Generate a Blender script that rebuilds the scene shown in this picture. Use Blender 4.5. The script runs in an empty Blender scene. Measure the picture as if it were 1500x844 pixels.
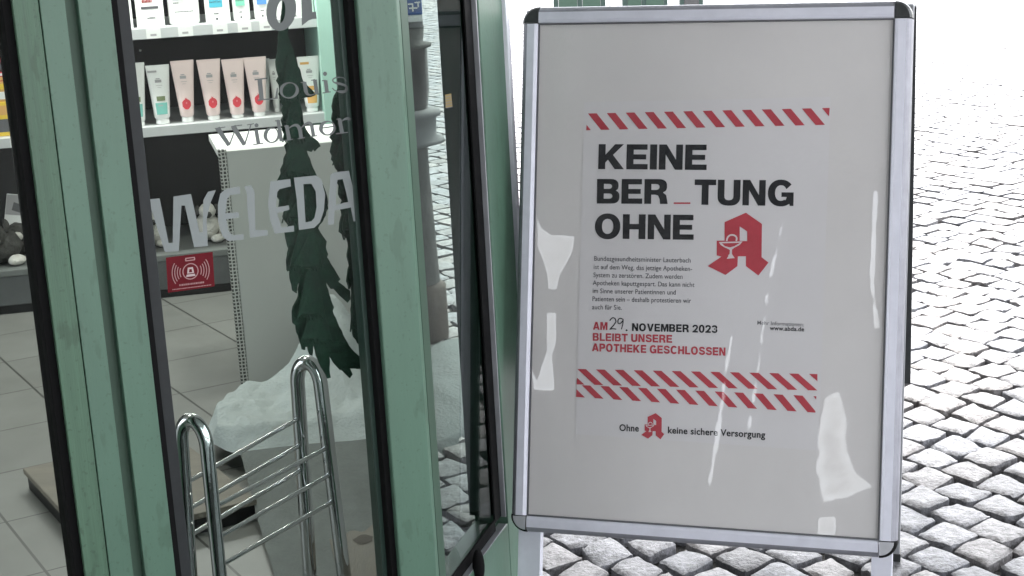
import bpy, bmesh, math, random
import numpy as np
from mathutils import Vector, Matrix, noise
random.seed(7); rng = np.random.default_rng(7)
S = bpy.context.scene
COL = S.collection
R = math.radians

# ------------------------------------------------------------------ camera
FOC, PITCH, ROLL, CAM_H = 2345.249, R(14.174), R(3.128), 1.28
fw = Vector((0, math.cos(PITCH), -math.sin(PITCH)))
r0 = Vector((1, 0, 0)); u0 = Vector((0, math.sin(PITCH), math.cos(PITCH)))
cr = r0 * math.cos(ROLL) - u0 * math.sin(ROLL)
cu = r0 * math.sin(ROLL) + u0 * math.cos(ROLL)
camd = bpy.data.cameras.new('camera'); cam = bpy.data.objects.new('camera', camd); COL.objects.link(cam)
camd.sensor_width = 36; camd.lens = 36 * FOC / 1500; camd.clip_start = .05; camd.clip_end = 400
M4 = Matrix((cr, cu, -fw)).transposed().to_4x4(); M4.translation = (0, 0, CAM_H); cam.matrix_world = M4
S.camera = cam
EYE = Vector((0, 0, CAM_H))

# ------------------------------------------------------------------ sky, sun, exposure
W = bpy.data.worlds.new('World'); S.world = W; W.use_nodes = True
nt = W.node_tree; bg = nt.nodes['Background']
sky = nt.nodes.new('ShaderNodeTexSky'); sky.sky_type = 'NISHITA'; sky.sun_disc = False
SUN_EL, SUN_AZ = R(62), R(25)                      # azimuth measured from +Y towards +X
sky.sun_elevation = SUN_EL; sky.sun_rotation = SUN_AZ
sky.air_density = 1.0; sky.dust_density = 3.0
hs = nt.nodes.new('ShaderNodeHueSaturation'); hs.inputs['Saturation'].default_value = .22
nt.links.new(sky.outputs[0], hs.inputs['Color']); nt.links.new(hs.outputs[0], bg.inputs[0])
bg.inputs[1].default_value = .13
sl = bpy.data.lights.new('sun', 'SUN'); sl.energy = 1.4; sl.angle = R(35); sl.color = (1, .97, .93)
so = bpy.data.objects.new('sun', sl); COL.objects.link(so)
sd = Vector((math.sin(SUN_AZ) * math.cos(SUN_EL), math.cos(SUN_AZ) * math.cos(SUN_EL), math.sin(SUN_EL)))
so.rotation_euler = sd.to_track_quat('Z', 'Y').to_euler()
vs = S.view_settings; vs.view_transform = 'Standard'; vs.look = 'None'; vs.gamma = 1; vs.use_curve_mapping = False
vs.exposure = 3.05
S.cycles.max_bounces = 8; S.cycles.transparent_max_bounces = 16; S.cycles.use_denoising = True

# ------------------------------------------------------------------ pixel rays of the 1500 x 844 photograph
def ray(x, y): return fw + cr * ((x - 750) / FOC) - cu * ((y - 422) / FOC)
def hitz(x, y, z):
    d = ray(x, y); return EYE + d * ((z - CAM_H) / d.z)
def hitp(x, y, P, n):
    d = ray(x, y); return EYE + d * ((P - EYE).dot(n) / d.dot(n))
def aty(x, y, Y):
    d = ray(x, y); return EYE + d * (Y / d.y)
def azv(deg): return Vector((math.sin(R(deg)), math.cos(R(deg)), 0))
UP = Vector((0, 0, 1))

# ------------------------------------------------------------------ materials
MATS = {}
def mat(name, col, rough=.5, metal=0., var=0., vscale=8., bump=0., bscale=60., spec=.5, stretch=None, coat=0., var2=None, grime=0.):
    if name in MATS: return MATS[name]
    m = bpy.data.materials.new(name); m.use_nodes = True
    t = m.node_tree; b = t.nodes['Principled BSDF']
    b.inputs['Base Color'].default_value = (*col, 1); b.inputs['Roughness'].default_value = rough
    b.inputs['Metallic'].default_value = metal; b.inputs['Specular IOR Level'].default_value = spec
    b.inputs['Coat Weight'].default_value = coat
    tc = t.nodes.new('ShaderNodeTexCoord'); src = tc.outputs['Object']
    if stretch:
        mp = t.nodes.new('ShaderNodeMapping'); mp.inputs['Scale'].default_value = stretch
        t.links.new(src, mp.inputs[0]); src = mp.outputs[0]
    if var:
        n = t.nodes.new('ShaderNodeTexNoise'); n.inputs['Scale'].default_value = vscale; n.inputs['Detail'].default_value = 6
        n.inputs['Roughness'].default_value = .65
        t.links.new(src, n.inputs['Vector'])
        r = t.nodes.new('ShaderNodeValToRGB'); r.color_ramp.elements[0].position = .3; r.color_ramp.elements[1].position = .7
        c0 = [max(0, c * (1 - var)) for c in col]; c1 = [min(1, c * (1 + var)) for c in col]
        if var2: c0 = var2
        r.color_ramp.elements[0].color = (*c0, 1); r.color_ramp.elements[1].color = (*c1, 1)
        t.links.new(n.outputs['Fac'], r.inputs[0]); csrc = r.outputs[0]
        if grime:
            for gs, lo, hi, st_ in ((9, .54, .72, (1, 1, .10)), (150, .62, .68, (1, 1, 1)), (45, .60, .66, (1, 1, .35))):
                mg = t.nodes.new('ShaderNodeMapping'); mg.inputs['Scale'].default_value = st_; t.links.new(tc.outputs['Object'], mg.inputs[0])
                ng = t.nodes.new('ShaderNodeTexNoise'); ng.inputs['Scale'].default_value = gs; ng.inputs['Detail'].default_value = 4; t.links.new(mg.outputs[0], ng.inputs['Vector'])
                rg = t.nodes.new('ShaderNodeMapRange'); rg.inputs['From Min'].default_value = lo; rg.inputs['From Max'].default_value = hi; rg.inputs['To Max'].default_value = grime
                t.links.new(ng.outputs['Fac'], rg.inputs[0])
                mg2 = t.nodes.new('ShaderNodeMix'); mg2.data_type = 'RGBA'; mg2.inputs[7].default_value = (col[0] * .45, col[1] * .42, col[2] * .38, 1)
                t.links.new(rg.outputs[0], mg2.inputs[0]); t.links.new(csrc, mg2.inputs[6]); csrc = mg2.outputs[2]
        t.links.new(csrc, b.inputs['Base Color'])
        rr = t.nodes.new('ShaderNodeMapRange'); rr.inputs['To Min'].default_value = max(.02, rough * .8); rr.inputs['To Max'].default_value = min(1, rough * 1.25)
        t.links.new(n.outputs['Fac'], rr.inputs[0]); t.links.new(rr.outputs[0], b.inputs['Roughness'])
    if bump:
        n2 = t.nodes.new('ShaderNodeTexNoise'); n2.inputs['Scale'].default_value = bscale; n2.inputs['Detail'].default_value = 5
        t.links.new(src, n2.inputs['Vector'])
        bp = t.nodes.new('ShaderNodeBump'); bp.inputs['Strength'].default_value = 1; bp.inputs['Distance'].default_value = bump
        t.links.new(n2.outputs['Fac'], bp.inputs['Height']); t.links.new(bp.outputs[0], b.inputs['Normal'])
    MATS[name] = m; return m
def glass_mat(name, tint, f0, fmax=1., rough=0., bump=0., bscale=6.):
    """thin clear sheet: transparent, with a mirror share that grows towards glancing angles (Schlick)"""
    m = bpy.data.materials.new(name); m.use_nodes = True; t = m.node_tree; t.nodes.clear()
    o = t.nodes.new('ShaderNodeOutputMaterial'); mx = t.nodes.new('ShaderNodeMixShader'); tr = t.nodes.new('ShaderNodeBsdfTransparent')
    g = t.nodes.new('ShaderNodeBsdfGlossy'); ge = t.nodes.new('ShaderNodeNewGeometry'); dt = t.nodes.new('ShaderNodeVectorMath'); dt.operation = 'DOT_PRODUCT'
    def mth(op, a, b=None):
        n = t.nodes.new('ShaderNodeMath'); n.operation = op
        for k, v in enumerate((a, b)):
            if v is None: continue
            if isinstance(v, (int, float)): n.inputs[k].default_value = v
            else: t.links.new(v, n.inputs[k])
        return n.outputs[0]
    tr.inputs[0].default_value = (*tint, 1); g.inputs['Roughness'].default_value = rough; g.inputs[0].default_value = (1, 1, 1, 1)
    t.links.new(ge.outputs['Incoming'], dt.inputs[0]); t.links.new(ge.outputs['Normal'], dt.inputs[1])
    c = mth('SUBTRACT', 1., mth('ABSOLUTE', dt.outputs['Value'])); f = mth('ADD', mth('MULTIPLY', mth('POWER', c, 5.), fmax - f0), f0)
    t.links.new(f, mx.inputs[0]); t.links.new(tr.outputs[0], mx.inputs[1]); t.links.new(g.outputs[0], mx.inputs[2])
    t.links.new(mx.outputs[0], o.inputs[0])
    if bump:
        tc = t.nodes.new('ShaderNodeTexCoord')
        n2 = t.nodes.new('ShaderNodeTexNoise'); n2.inputs['Scale'].default_value = bscale; n2.inputs['Detail'].default_value = 3
        t.links.new(tc.outputs['Object'], n2.inputs['Vector'])
        bp = t.nodes.new('ShaderNodeBump'); bp.inputs['Strength'].default_value = 1; bp.inputs['Distance'].default_value = bump
        t.links.new(n2.outputs['Fac'], bp.inputs['Height']); t.links.new(bp.outputs[0], g.inputs['Normal'])
    return m
GREEN = mat('green_lacquer', (.086, .164, .115), .42, var=.13, vscale=5, bump=.0002, bscale=180, stretch=(1, 1, .25), grime=.27)
GREEN_B = mat('green_lacquer_worn', (.072, .142, .090), .5, var=.20, vscale=22, bump=.0003, bscale=200, stretch=(3, 3, .12), grime=.42)
GREEN_D = mat('dark_green_with_shade', (.048, .092, .062), .55, var=.12, vscale=9)  # frame green with groove and return shade mixed in; plain dark green elsewhere
GREEN_I = mat('deep_green_with_shade', (.030, .058, .046), .35, var=.12, vscale=7)  # unlit tone of the side reveal put into the colour; kiosk shares it
RUBBER = mat('black_rubber', (.004, .004, .0042), .75, spec=.15, var=.3, vscale=40)
SPACER = mat('grey_spacer', (.026, .029, .030), .5, spec=.25, var=.25, vscale=14)
ALU = mat('anodised_aluminium', (.74, .74, .82), .40, metal=.3, var=.05, vscale=30, bump=.00008, bscale=400, stretch=(1, 1, 1))
ALU_D = mat('dull_aluminium', (.42, .43, .45), .42, metal=.6, var=.12, vscale=18)
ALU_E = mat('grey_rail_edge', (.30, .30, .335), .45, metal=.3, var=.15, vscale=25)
CHROME = mat('chrome', (.62, .63, .64), .05, metal=1., bump=.0004, bscale=30)
CAPB = mat('dark_plastic', (.035, .038, .038), .35, var=.25, vscale=60)
CAPC = mat('chrome_plastic', (.72, .72, .76), .22, metal=.6, bump=.0006, bscale=90)
PAPER = mat('poster_backing', (.675, .652, .642), .6, spec=.08, var=.03, vscale=5)
SHEET = mat('printed_sheet', (.680, .660, .665), .6, spec=.08, var=.02, vscale=6)
INK = mat('black_ink', (.018, .019, .022), .5, spec=.08, var=.3, vscale=50)
INKG = mat('grey_ink', (.12, .12, .13), .5, spec=.08)
INKR = mat('red_ink', (.47, .055, .075), .5, spec=.08, var=.10, vscale=40)
WHITE = mat('white_board', (.66, .67, .64), .5, var=.04, vscale=4, bump=.0002, bscale=60)
FROST = mat('frosted_vinyl', (.225, .25, .245), .6, var=.05, vscale=15)
FROSTD = mat('grey_vinyl', (.115, .128, .124), .6, var=.05, vscale=15)
FELT = mat('dark_green_felt', (.016, .046, .029), .95, var=.35, vscale=60, bump=.0015, bscale=220)
SNOW = mat('white_fleece', (.46, .505, .505), .95, var=.10, vscale=7, bump=.003, bscale=160)
PANEL = mat('black_panel', (.011, .012, .0125), .5, var=.25, vscale=10)
GREYP = mat('grey_laminate', (.10, .105, .108), .45, var=.2, vscale=9)
SHELFM = mat('white_shelf_metal', (.55, .56, .57), .35, var=.05, vscale=12)
PLASTW = mat('white_plastic', (.83, .83, .82), .35)
PINK = mat('pink_plastic', (.86, .69, .67), .35, var=.04)
TAN = mat('tan_wood', (.205, .182, .150), .6, var=.22, vscale=5, bump=.0006, bscale=60, stretch=(1, 5, 1))
MINT = mat('mint_lacquer', (.42, .66, .57), .4, var=.04)
TEAL = mat('teal_print', (.18, .47, .42), .5); CYAN = mat('cyan_print', (.08, .40, .52), .5); LEAF = mat('green_print', (.20, .58, .42), .5)
BLUEP = mat('blue_print', (.10, .28, .70), .5); ORANGE = mat('orange_print', (.72, .40, .13), .5); YELLOW = mat('yellow_print', (.85, .58, .06), .45)
REDP = mat('red_print', (.62, .05, .07), .45); GREYT = mat('grey_print', (.38, .37, .38), .5); DARKT = mat('dark_print', (.10, .10, .11), .5)
DKRED = mat('dark_red_print', (.125, .010, .015), .4, spec=.08, var=.15, vscale=30)
PALEPINK = mat('pale_pink_ink', (.36, .19, .19), .5)
STONE = mat('grey_stone', (.085, .083, .08), .8, var=.3, vscale=14, bump=.004, bscale=50)
BROWN = mat('brown_stone', (.060, .047, .040), .85, var=.35, vscale=16, bump=.004, bscale=40)
BLUES = mat('blue_enamel', (.05, .12, .36), .35, var=.25, vscale=14)
PLASTER = mat('pale_plaster', (.45, .46, .45), .85, var=.06, vscale=3, bump=.001, bscale=50)
CEIL = mat('white_ceiling', (.75, .75, .73), .8, var=.03)
SOFFIT = mat('canopy_soffit', (.40, .42, .41), .7, var=.06)
PLUSHG = mat('grey_plush', (.055, .055, .05), .95, var=.5, vscale=60, bump=.006, bscale=140)
PLUSHW = mat('white_plush', (.68, .66, .62), .95, var=.12, vscale=40, bump=.006, bscale=140)
BLACK = mat('black_lacquer', (.006, .006, .007), .4)

# ------------------------------------------------------------------ mesh helpers
class MB:
    """collects faces in world space; build() links them as ONE mesh object"""
    def __init__(s): s.v = []; s.f = []; s.m = []; s.sm = []
    def add(s, vs, fs, mi=0, smooth=False):
        b = len(s.v); s.v += [Vector(p) for p in vs]
        for f in fs: s.f.append([i + b for i in f]); s.m.append(mi); s.sm.append(smooth)
        return s
    def hexa(s, a, c, mi=0):
        """a: 4 pts, c: the 4 opposite pts (a + depth)"""
        return s.add(list(a) + list(c), [(0, 1, 2, 3), (7, 6, 5, 4), (0, 4, 5, 1), (1, 5, 6, 2), (2, 6, 7, 3), (3, 7, 4, 0)], mi)
    def box(s, o, X, Y, Z, x, y, z, mi=0):
        P = lambda i, j, k: o + X * x[i] + Y * y[j] + Z * z[k]
        return s.hexa([P(0, 0, 0), P(1, 0, 0), P(1, 1, 0), P(0, 1, 0)], [P(0, 0, 1), P(1, 0, 1), P(1, 1, 1), P(0, 1, 1)], mi)
    def prism(s, pts, D, mi=0, smooth=False):
        n = len(pts); pts = [Vector(p) for p in pts]; D = Vector(D)
        return s.add(pts + [p + D for p in pts], [tuple(range(n)), tuple(range(2 * n - 1, n - 1, -1))] + [(i, i + n, (i + 1) % n + n, (i + 1) % n) for i in range(n)], mi, smooth)
    def tube(s, path, r, seg=14, mi=0, caps=True):
        path = [Vector(p) for p in path]; n = len(path)
        T = [(path[min(i + 1, n - 1)] - path[max(i - 1, 0)]).normalized() for i in range(n)]
        N = T[0].orthogonal().normalized(); vs = []
        for i in range(n):
            N = (N - T[i] * N.dot(T[i])).normalized(); B = T[i].cross(N)
            ri = r[i] if isinstance(r, (list, tuple)) else r
            vs += [path[i] + (N * math.cos(2 * math.pi * k / seg) + B * math.sin(2 * math.pi * k / seg)) * ri for k in range(seg)]
        fs = [(i * seg + k, i * seg + (k + 1) % seg, (i + 1) * seg + (k + 1) % seg, (i + 1) * seg + k) for i in range(n - 1) for k in range(seg)]
        s.add(vs, fs, mi, True)
        if caps: s.add(vs[:seg][::-1], [tuple(range(seg))], mi); s.add(vs[-seg:], [tuple(range(seg))], mi)
        return s
    def loft(s, rings, mi=0, smooth=True, caps=True):
        n = len(rings[0]); vs = [p for r in rings for p in r]
        fs = [(i * n + k, i * n + (k + 1) % n, (i + 1) * n + (k + 1) % n, (i + 1) * n + k) for i in range(len(rings) - 1) for k in range(n)]
        s.add(vs, fs, mi, smooth)
        if caps: s.add(rings[0][::-1], [tuple(range(n))], mi); s.add(rings[-1], [tuple(range(n))], mi)
        return s
    def ball(s, c, rx, ry, rz, mi=0, nu=16, nv=10, rot=None, lump=0.):
        rings = []
        for j in range(1, nv):
            th = math.pi * j / nv; ring = []
            for i in range(nu):
                ph = 2 * math.pi * i / nu
                d = Vector((math.sin(th) * math.cos(ph), math.sin(th) * math.sin(ph), -math.cos(th)))
                k = 1 + lump * noise.noise(d * 3 + c * 7)
                p = Vector((d.x * rx, d.y * ry, d.z * rz)) * k
                ring.append(c + (rot @ p if rot else p))
            rings.append(ring)
        return s.loft(rings, mi)
    def build(s, name, mats, parent=None, loc=None, bevel=0., recalc=True):
        mats = mats if isinstance(mats, (list, tuple)) else [mats]
        L = Vector(loc) if loc is not None else (ORG.get(parent.name, Vector((0, 0, 0))) if parent else Vector((0, 0, 0)))
        me = bpy.data.meshes.new(name); me.from_pydata([tuple(p - L) for p in s.v], [], s.f)
        for m in mats: me.materials.append(m)
        me.polygons.foreach_set('material_index', s.m); me.polygons.foreach_set('use_smooth', s.sm)
        if recalc:
            bm = bmesh.new(); bm.from_mesh(me); bmesh.ops.recalc_face_normals(bm, faces=bm.faces); bm.to_mesh(me); bm.free()
        me.update()
        o = bpy.data.objects.new(name, me); COL.objects.link(o)
        if parent: o.parent = parent; ORG[o.name] = L
        else: o.location = L; ORG[o.name] = L
        if bevel:
            b = o.modifiers.new('bevel', 'BEVEL'); b.width = bevel; b.segments = 2; b.limit_method = 'ANGLE'
        return o
ORG = {}
def tag(o, label, cat, group=None, kind=None):
    if label: o['label'] = label
    if cat: o['category'] = cat
    if group: o['group'] = group
    if kind: o['kind'] = kind
    return o
def thing(name, label, cat, loc, group=None):
    o = bpy.data.objects.new(name, None); COL.objects.link(o); o.location = loc; o.empty_display_size = .05
    ORG[o.name] = Vector(loc); return tag(o, label, cat, group)
def structure(o): o['kind'] = 'structure'; return o

def fill_polys(polys):
    """2D polygons (first outline, then holes inside) -> (verts2d, faces)"""
    cu_ = bpy.data.curves.new('tmp', 'CURVE'); cu_.dimensions = '2D'; cu_.fill_mode = 'BOTH'
    for p in polys:
        sp = cu_.splines.new('POLY'); sp.points.add(len(p) - 1); sp.use_cyclic_u = True
        for i, q in enumerate(p): sp.points[i].co = (q[0], q[1], 0, 1)
    o = bpy.data.objects.new('tmp', cu_); COL.objects.link(o)
    return take_mesh(o, cu_)
def take_mesh(o, data):
    dg = bpy.context.evaluated_depsgraph_get(); dg.update(); me = bpy.data.meshes.new_from_object(o.evaluated_get(dg))
    vs = [tuple(v.co) for v in me.vertices]; fs = [tuple(p.vertices) for p in me.polygons]
    bpy.data.objects.remove(o); bpy.data.curves.remove(data); bpy.data.meshes.remove(me)
    return vs, fs
_tc = {}
def text2d(s, bold=0.):
    """builtin font -> verts and faces scaled so that the cap height is 1 and the left edge is 0"""
    k = (s, bold)
    if k in _tc: return _tc[k]
    c = bpy.data.curves.new('tmp', 'FONT'); c.body = s; c.offset = bold; c.resolution_u = 4; c.space_character = 1 + bold * 2.2
    o = bpy.data.objects.new('tmp', c); COL.objects.link(o)
    vs, fs = take_mesh(o, c)
    x0 = min(v[0] for v in vs); x1 = max(v[0] for v in vs)
    _tc[k] = ([((v[0] - x0) / (x1 - x0), v[1] / .729) for v in vs], fs); return _tc[k]

# ------------------------------------------------------------------ layout frames
# main shop window: vertical plane running at azimuth 60 degrees
mD = azv(60); mN = Vector((mD.y, -mD.x, 0))          # mN points towards the camera side
az0 = ray(554, 410); az0 = Vector((az0.x, az0.y, 0)).normalized()
MP = EYE + az0 * 2.24; MP.z = 0
def onM(x, y, d=0.): return hitp(x, y, MP + mN * d, mN)
def sM(x, d=0., y=410): return (onM(x, y, d) - MP).dot(mD)
FLOOR = .15

# ================================================================== THE SETTING
# ------------------------------------------------------------------ ground: sett paving
def paving_mat():
    m = bpy.data.materials.new('granite_setts'); m.use_nodes = True; t = m.node_tree; b = t.nodes['Principled BSDF']
    tc = t.nodes.new('ShaderNodeTexCoord'); at = t.nodes.new('ShaderNodeAttribute'); at.attribute_name = 'tone'
    n = t.nodes.new('ShaderNodeTexNoise'); n.inputs['Scale'].default_value = 55; n.inputs['Detail'].default_value = 8; n.inputs['Roughness'].default_value = .7
    t.links.new(tc.outputs['Object'], n.inputs['Vector'])
    r = t.nodes.new('ShaderNodeValToRGB')
    e = r.color_ramp.elements; e[0].position = .33; e[0].color = (.050, .048, .049, 1); e[1].position = .66; e[1].color = (.245, .238, .246, 1)
    t.links.new(n.outputs['Fac'], r.inputs[0])
    mx = t.nodes.new('ShaderNodeMix'); mx.data_type = 'RGBA'; mx.blend_type = 'MULTIPLY'; mx.inputs[0].default_value = 1
    t.links.new(r.outputs[0], mx.inputs[6]); t.links.new(at.outputs['Color'], mx.inputs[7])
    t.links.new(mx.outputs[2], b.inputs['Base Color'])
    b.inputs['Roughness'].default_value = .42
    n2 = t.nodes.new('ShaderNodeTexNoise'); n2.inputs['Scale'].default_value = 75; n2.inputs['Detail'].default_value = 6; n2.inputs['Roughness'].default_value = .65
    t.links.new(tc.outputs['Object'], n2.inputs['Vector'])
    bp = t.nodes.new('ShaderNodeBump'); bp.inputs['Strength'].default_value = 1; bp.inputs['Distance'].default_value = .007
    t.links.new(n2.outputs['Fac'], bp.inputs['Height']); t.links.new(bp.outputs[0], b.inputs['Normal'])
    return m
SETT = paving_mat()
DIRT = mat('joint_dirt', (.013, .012, .010), .95, var=.5, vscale=60, bump=.01, bscale=90, var2=(.006, .005, .004))
g = MB(); g.add([(-8, .8, -.022), (12, .8, -.022), (12, 26, -.022), (-8, 26, -.022)], [(0, 1, 2, 3)])
structure(g.build('joint_bed', DIRT))
def setts():
    A = np.array([math.sin(R(149)), math.cos(R(149))]); B = np.array([math.sin(R(52)), math.cos(R(52))])
    sa, sb = .103, .098
    # cells over a generous area in front of the camera
    ia = np.arange(-260, 120); ib = np.arange(-80, 330)
    V = []; F = []; T = []; base = 0
    mA = np.linalg.inv(np.array([A, B]).T)
    N = 7
    for k in ib:
        rowj = rng.normal(0, .0025)
        wob = rng.uniform(0, 6)
        off = (k % 2) * .5 + rng.uniform(-.2, .2)
        for i in ia:
            c = A * ((i + off) * sa) + B * (k * sb + rowj + .012 * math.sin(i * .3 + k * .13) + .03 * math.sin(i * .045))
            x, y = c
            if y < 1.35 or y > 26: continue
            if x > .36 * y + 1.3 or x < -.30 * y - .25: continue
            if x < -.13 * y - .02 and y > 1.2: continue                       # inside the shop
            da = sa * (.5 + rng.uniform(-.045, .012)); db = sb * (.5 + rng.uniform(-.045, .010))
            fd = min(1, max(0, (y - 5) / 5)); gap = (.0026 + rng.uniform(0, .0034)) * (1 - .55 * fd)
            near = y < 5.5
            n = N if near else (4 if y < 11 else 3)
            # four corners, each jittered; sides slightly bowed
            jit = rng.normal(0, .0038, (4, 2)) * (1 - .4 * fd)
            cs = np.array([c - A * (da - gap) - B * (db - gap), c + A * (da - gap) - B * (db - gap), c + A * (da - gap) + B * (db - gap), c - A * (da - gap) + B * (db - gap)]) + jit
            rot = rng.normal(0, .035); ce = cs.mean(0); cs = (cs - ce) @ np.array([[math.cos(rot), -math.sin(rot)], [math.sin(rot), math.cos(rot)]]) + ce
            s = np.linspace(0, 1, n) if not near else np.array([0, .07, .27, .5, .73, .93, 1.]); uu, vv = np.meshgrid(s, s)
            P = (cs[0] * ((1 - uu) * (1 - vv))[..., None] + cs[1] * (uu * (1 - vv))[..., None] + cs[2] * (uu * vv)[..., None] + cs[3] * ((1 - uu) * vv)[..., None])
            # pull the corners in so that the outline is rounded
            cu_, cv_ = uu * 2 - 1, vv * 2 - 1
            rr = 1 - .055 * (np.abs(cu_ * cv_)) ** 2.2
            P = ce + (P - ce) * rr[..., None]
            edge = np.maximum(np.abs(cu_), np.abs(cv_))
            tilt = rng.normal(0, .022, 2) * (1 - .7 * fd); h0 = rng.normal(0, .0016) * (1 - .7 * fd)
            z = h0 + (P - ce) @ tilt - .0045 * (1 - .5 * fd) * edge ** 10
            if near: z = z + rng.normal(0, .0013, z.shape) + .0024 * np.sin(uu * rng.uniform(2, 6) + rng.uniform(0, 6)) * np.cos(vv * rng.uniform(2, 6))
            V.append(np.concatenate([P.reshape(-1, 2), z.reshape(-1, 1)], 1))
            idx = base + np.arange(n * n).reshape(n, n)
            F.append(np.stack([idx[:-1, :-1], idx[:-1, 1:], idx[1:, 1:], idx[1:, :-1]], -1).reshape(-1, 4))
            # skirt
            ringi = np.concatenate([np.arange(n), np.arange(1, n) * n + n - 1, (n - 1) * n + np.arange(n - 2, -1, -1), np.arange(n - 2, 0, -1) * n])
            ring = V[-1][ringi].copy(); m = len(ringi); top_ = ring.copy(); ring[:, :2] = ce + (ring[:, :2] - ce) * 1.01; ring[:, 2] = -.05
            V.append(np.concatenate([top_, ring])); t_ = base + n * n + np.arange(m); r_ = t_ + m; m *= 2
            F.append(np.stack([t_, r_, np.roll(r_, -1), np.roll(t_, -1)], -1))
            tone = min(1.25, max(.6, rng.normal(1, .17))); T.append(np.full(n * n + m, tone)); base += n * n + m
    V = np.concatenate(V); F = np.concatenate(F); T = np.concatenate(T)
    me = bpy.data.meshes.new('paving'); me.vertices.add(len(V)); me.vertices.foreach_set('co', V.astype(np.float32).ravel())
    me.loops.add(len(F) * 4); me.loops.foreach_set('vertex_index', F.astype(np.int32).ravel())
    me.polygons.add(len(F)); me.polygons.foreach_set('loop_start', (np.arange(len(F)) * 4).astype(np.int32))
    me.polygons.foreach_set('use_smooth', np.ones(len(F), bool)); me.update(calc_edges=True); me.validate()
    a = me.attributes.new('tone', 'FLOAT_COLOR', 'POINT'); a.data.foreach_set('color', np.stack([T * (1 + .05 * np.sin(T * 400)), T, T * (1 - .06 * np.sin(T * 400)), np.ones_like(T)], 1).astype(np.float32).ravel())
    me.materials.append(SETT); o = bpy.data.objects.new('paving', me); COL.objects.link(o); return structure(o)
setts()
far = MB()                                              # the square beyond: same stone, seen too flat for joints
far.add([(-160, -160, -.036), (160, -160, -.036), (160, 260, -.036), (-160, 260, -.036)], [(0, 1, 2, 3)])
structure(far.build('ground', mat('far_setts', (.36, .355, .365), .65, var=.25, vscale=9)))

# ------------------------------------------------------------------ shop shell
def tile_mat():
    m = bpy.data.materials.new('floor_tiles'); m.use_nodes = True; t = m.node_tree; b = t.nodes['Principled BSDF']
    tc = t.nodes.new('ShaderNodeTexCoord')
    def dot(vx, vy, off, sp):
        v = t.nodes.new('ShaderNodeVectorMath'); v.operation = 'DOT_PRODUCT'; v.inputs[1].default_value = (vx, vy, 0); t.links.new(tc.outputs['Object'], v.inputs[0])
        a = t.nodes.new('ShaderNodeMath'); a.operation = 'SUBTRACT'; a.inputs[1].default_value = off; t.links.new(v.outputs['Value'], a.inputs[0])
        p = t.nodes.new('ShaderNodeMath'); p.operation = 'PINGPONG'; p.inputs[1].default_value = sp / 2; t.links.new(a.outputs[0], p.inputs[0])
        f = t.nodes.new('ShaderNodeMath'); f.operation = 'FLOOR'; dv = t.nodes.new('ShaderNodeMath'); dv.operation = 'DIVIDE'; dv.inputs[1].default_value = sp
        t.links.new(a.outputs[0], dv.inputs[0]); t.links.new(dv.outputs[0], f.inputs[0])
        return p.outputs[0], f.outputs[0]
    p1, f1 = dot(.866, .5, .850 - .2725 * 20, .2725); p2, f2 = dot(.5, -.866, -2.695 - .283 * 40, .283)
    l1 = t.nodes.new('ShaderNodeMath'); l1.operation = 'LESS_THAN'; l1.inputs[1].default_value = .0026; t.links.new(p1, l1.inputs[0])
    l2 = t.nodes.new('ShaderNodeMath'); l2.operation = 'LESS_THAN'; l2.inputs[1].default_value = .0020; t.links.new(p2, l2.inputs[0])
    mxx = t.nodes.new('ShaderNodeMath'); mxx.operation = 'MAXIMUM'; t.links.new(l1.outputs[0], mxx.inputs[0]); t.links.new(l2.outputs[0], mxx.inputs[1])
    cb = t.nodes.new('ShaderNodeCombineXYZ'); t.links.new(f1, cb.inputs[0]); t.links.new(f2, cb.inputs[1])
    wn = t.nodes.new('ShaderNodeTexWhiteNoise'); t.links.new(cb.outputs[0], wn.inputs['Vector'])
    n = t.nodes.new('ShaderNodeTexNoise'); n.inputs['Scale'].default_value = 7; n.inputs['Detail'].default_value = 7; t.links.new(tc.outputs['Object'], n.inputs['Vector'])
    ad = t.nodes.new('ShaderNodeMath'); ad.operation = 'MULTIPLY_ADD'; ad.inputs[1].default_value = .25; t.links.new(wn.outputs['Value'], ad.inputs[0]); t.links.new(n.outputs['Fac'], ad.inputs[2])
    r = t.nodes.new('ShaderNodeValToRGB'); e = r.color_ramp.elements; e[0].position = .3; e[0].color = (.178, .180, .170, 1); e[1].position = .95; e[1].color = (.235, .237, .224, 1)
    t.links.new(ad.outputs[0], r.inputs[0])
    mx = t.nodes.new('ShaderNodeMix'); mx.data_type = 'RGBA'; mx.inputs[7].default_value = (.055, .055, .05, 1)
    ng = t.nodes.new('ShaderNodeTexNoise'); ng.inputs['Scale'].default_value = 2.6; ng.inputs['Detail'].default_value = 8; ng.inputs['Roughness'].default_value = .72; t.links.new(tc.outputs['Object'], ng.inputs['Vector'])
    rg = t.nodes.new('ShaderNodeMapRange'); rg.inputs['From Min'].default_value = .45; rg.inputs['From Max'].default_value = .8; rg.inputs['To Max'].default_value = .55; t.links.new(ng.outputs['Fac'], rg.inputs[0])
    mg = t.nodes.new('ShaderNodeMix'); mg.data_type = 'RGBA'; mg.inputs[7].default_value = (.135, .133, .120, 1); t.links.new(rg.outputs[0], mg.inputs[0]); t.links.new(r.outputs[0], mg.inputs[6])
    t.links.new(mxx.outputs[0], mx.inputs[0]); t.links.new(mg.outputs[2], mx.inputs[6]); t.links.new(mx.outputs[2], b.inputs['Base Color'])
    b.inputs['Roughness'].default_value = .42
    bp = t.nodes.new('ShaderNodeBump'); bp.inputs['Distance'].default_value = .002; bp.invert = True; t.links.new(mxx.outputs[0], bp.inputs['Height']); t.links.new(bp.outputs[0], b.inputs['Normal'])
    return m
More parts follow.
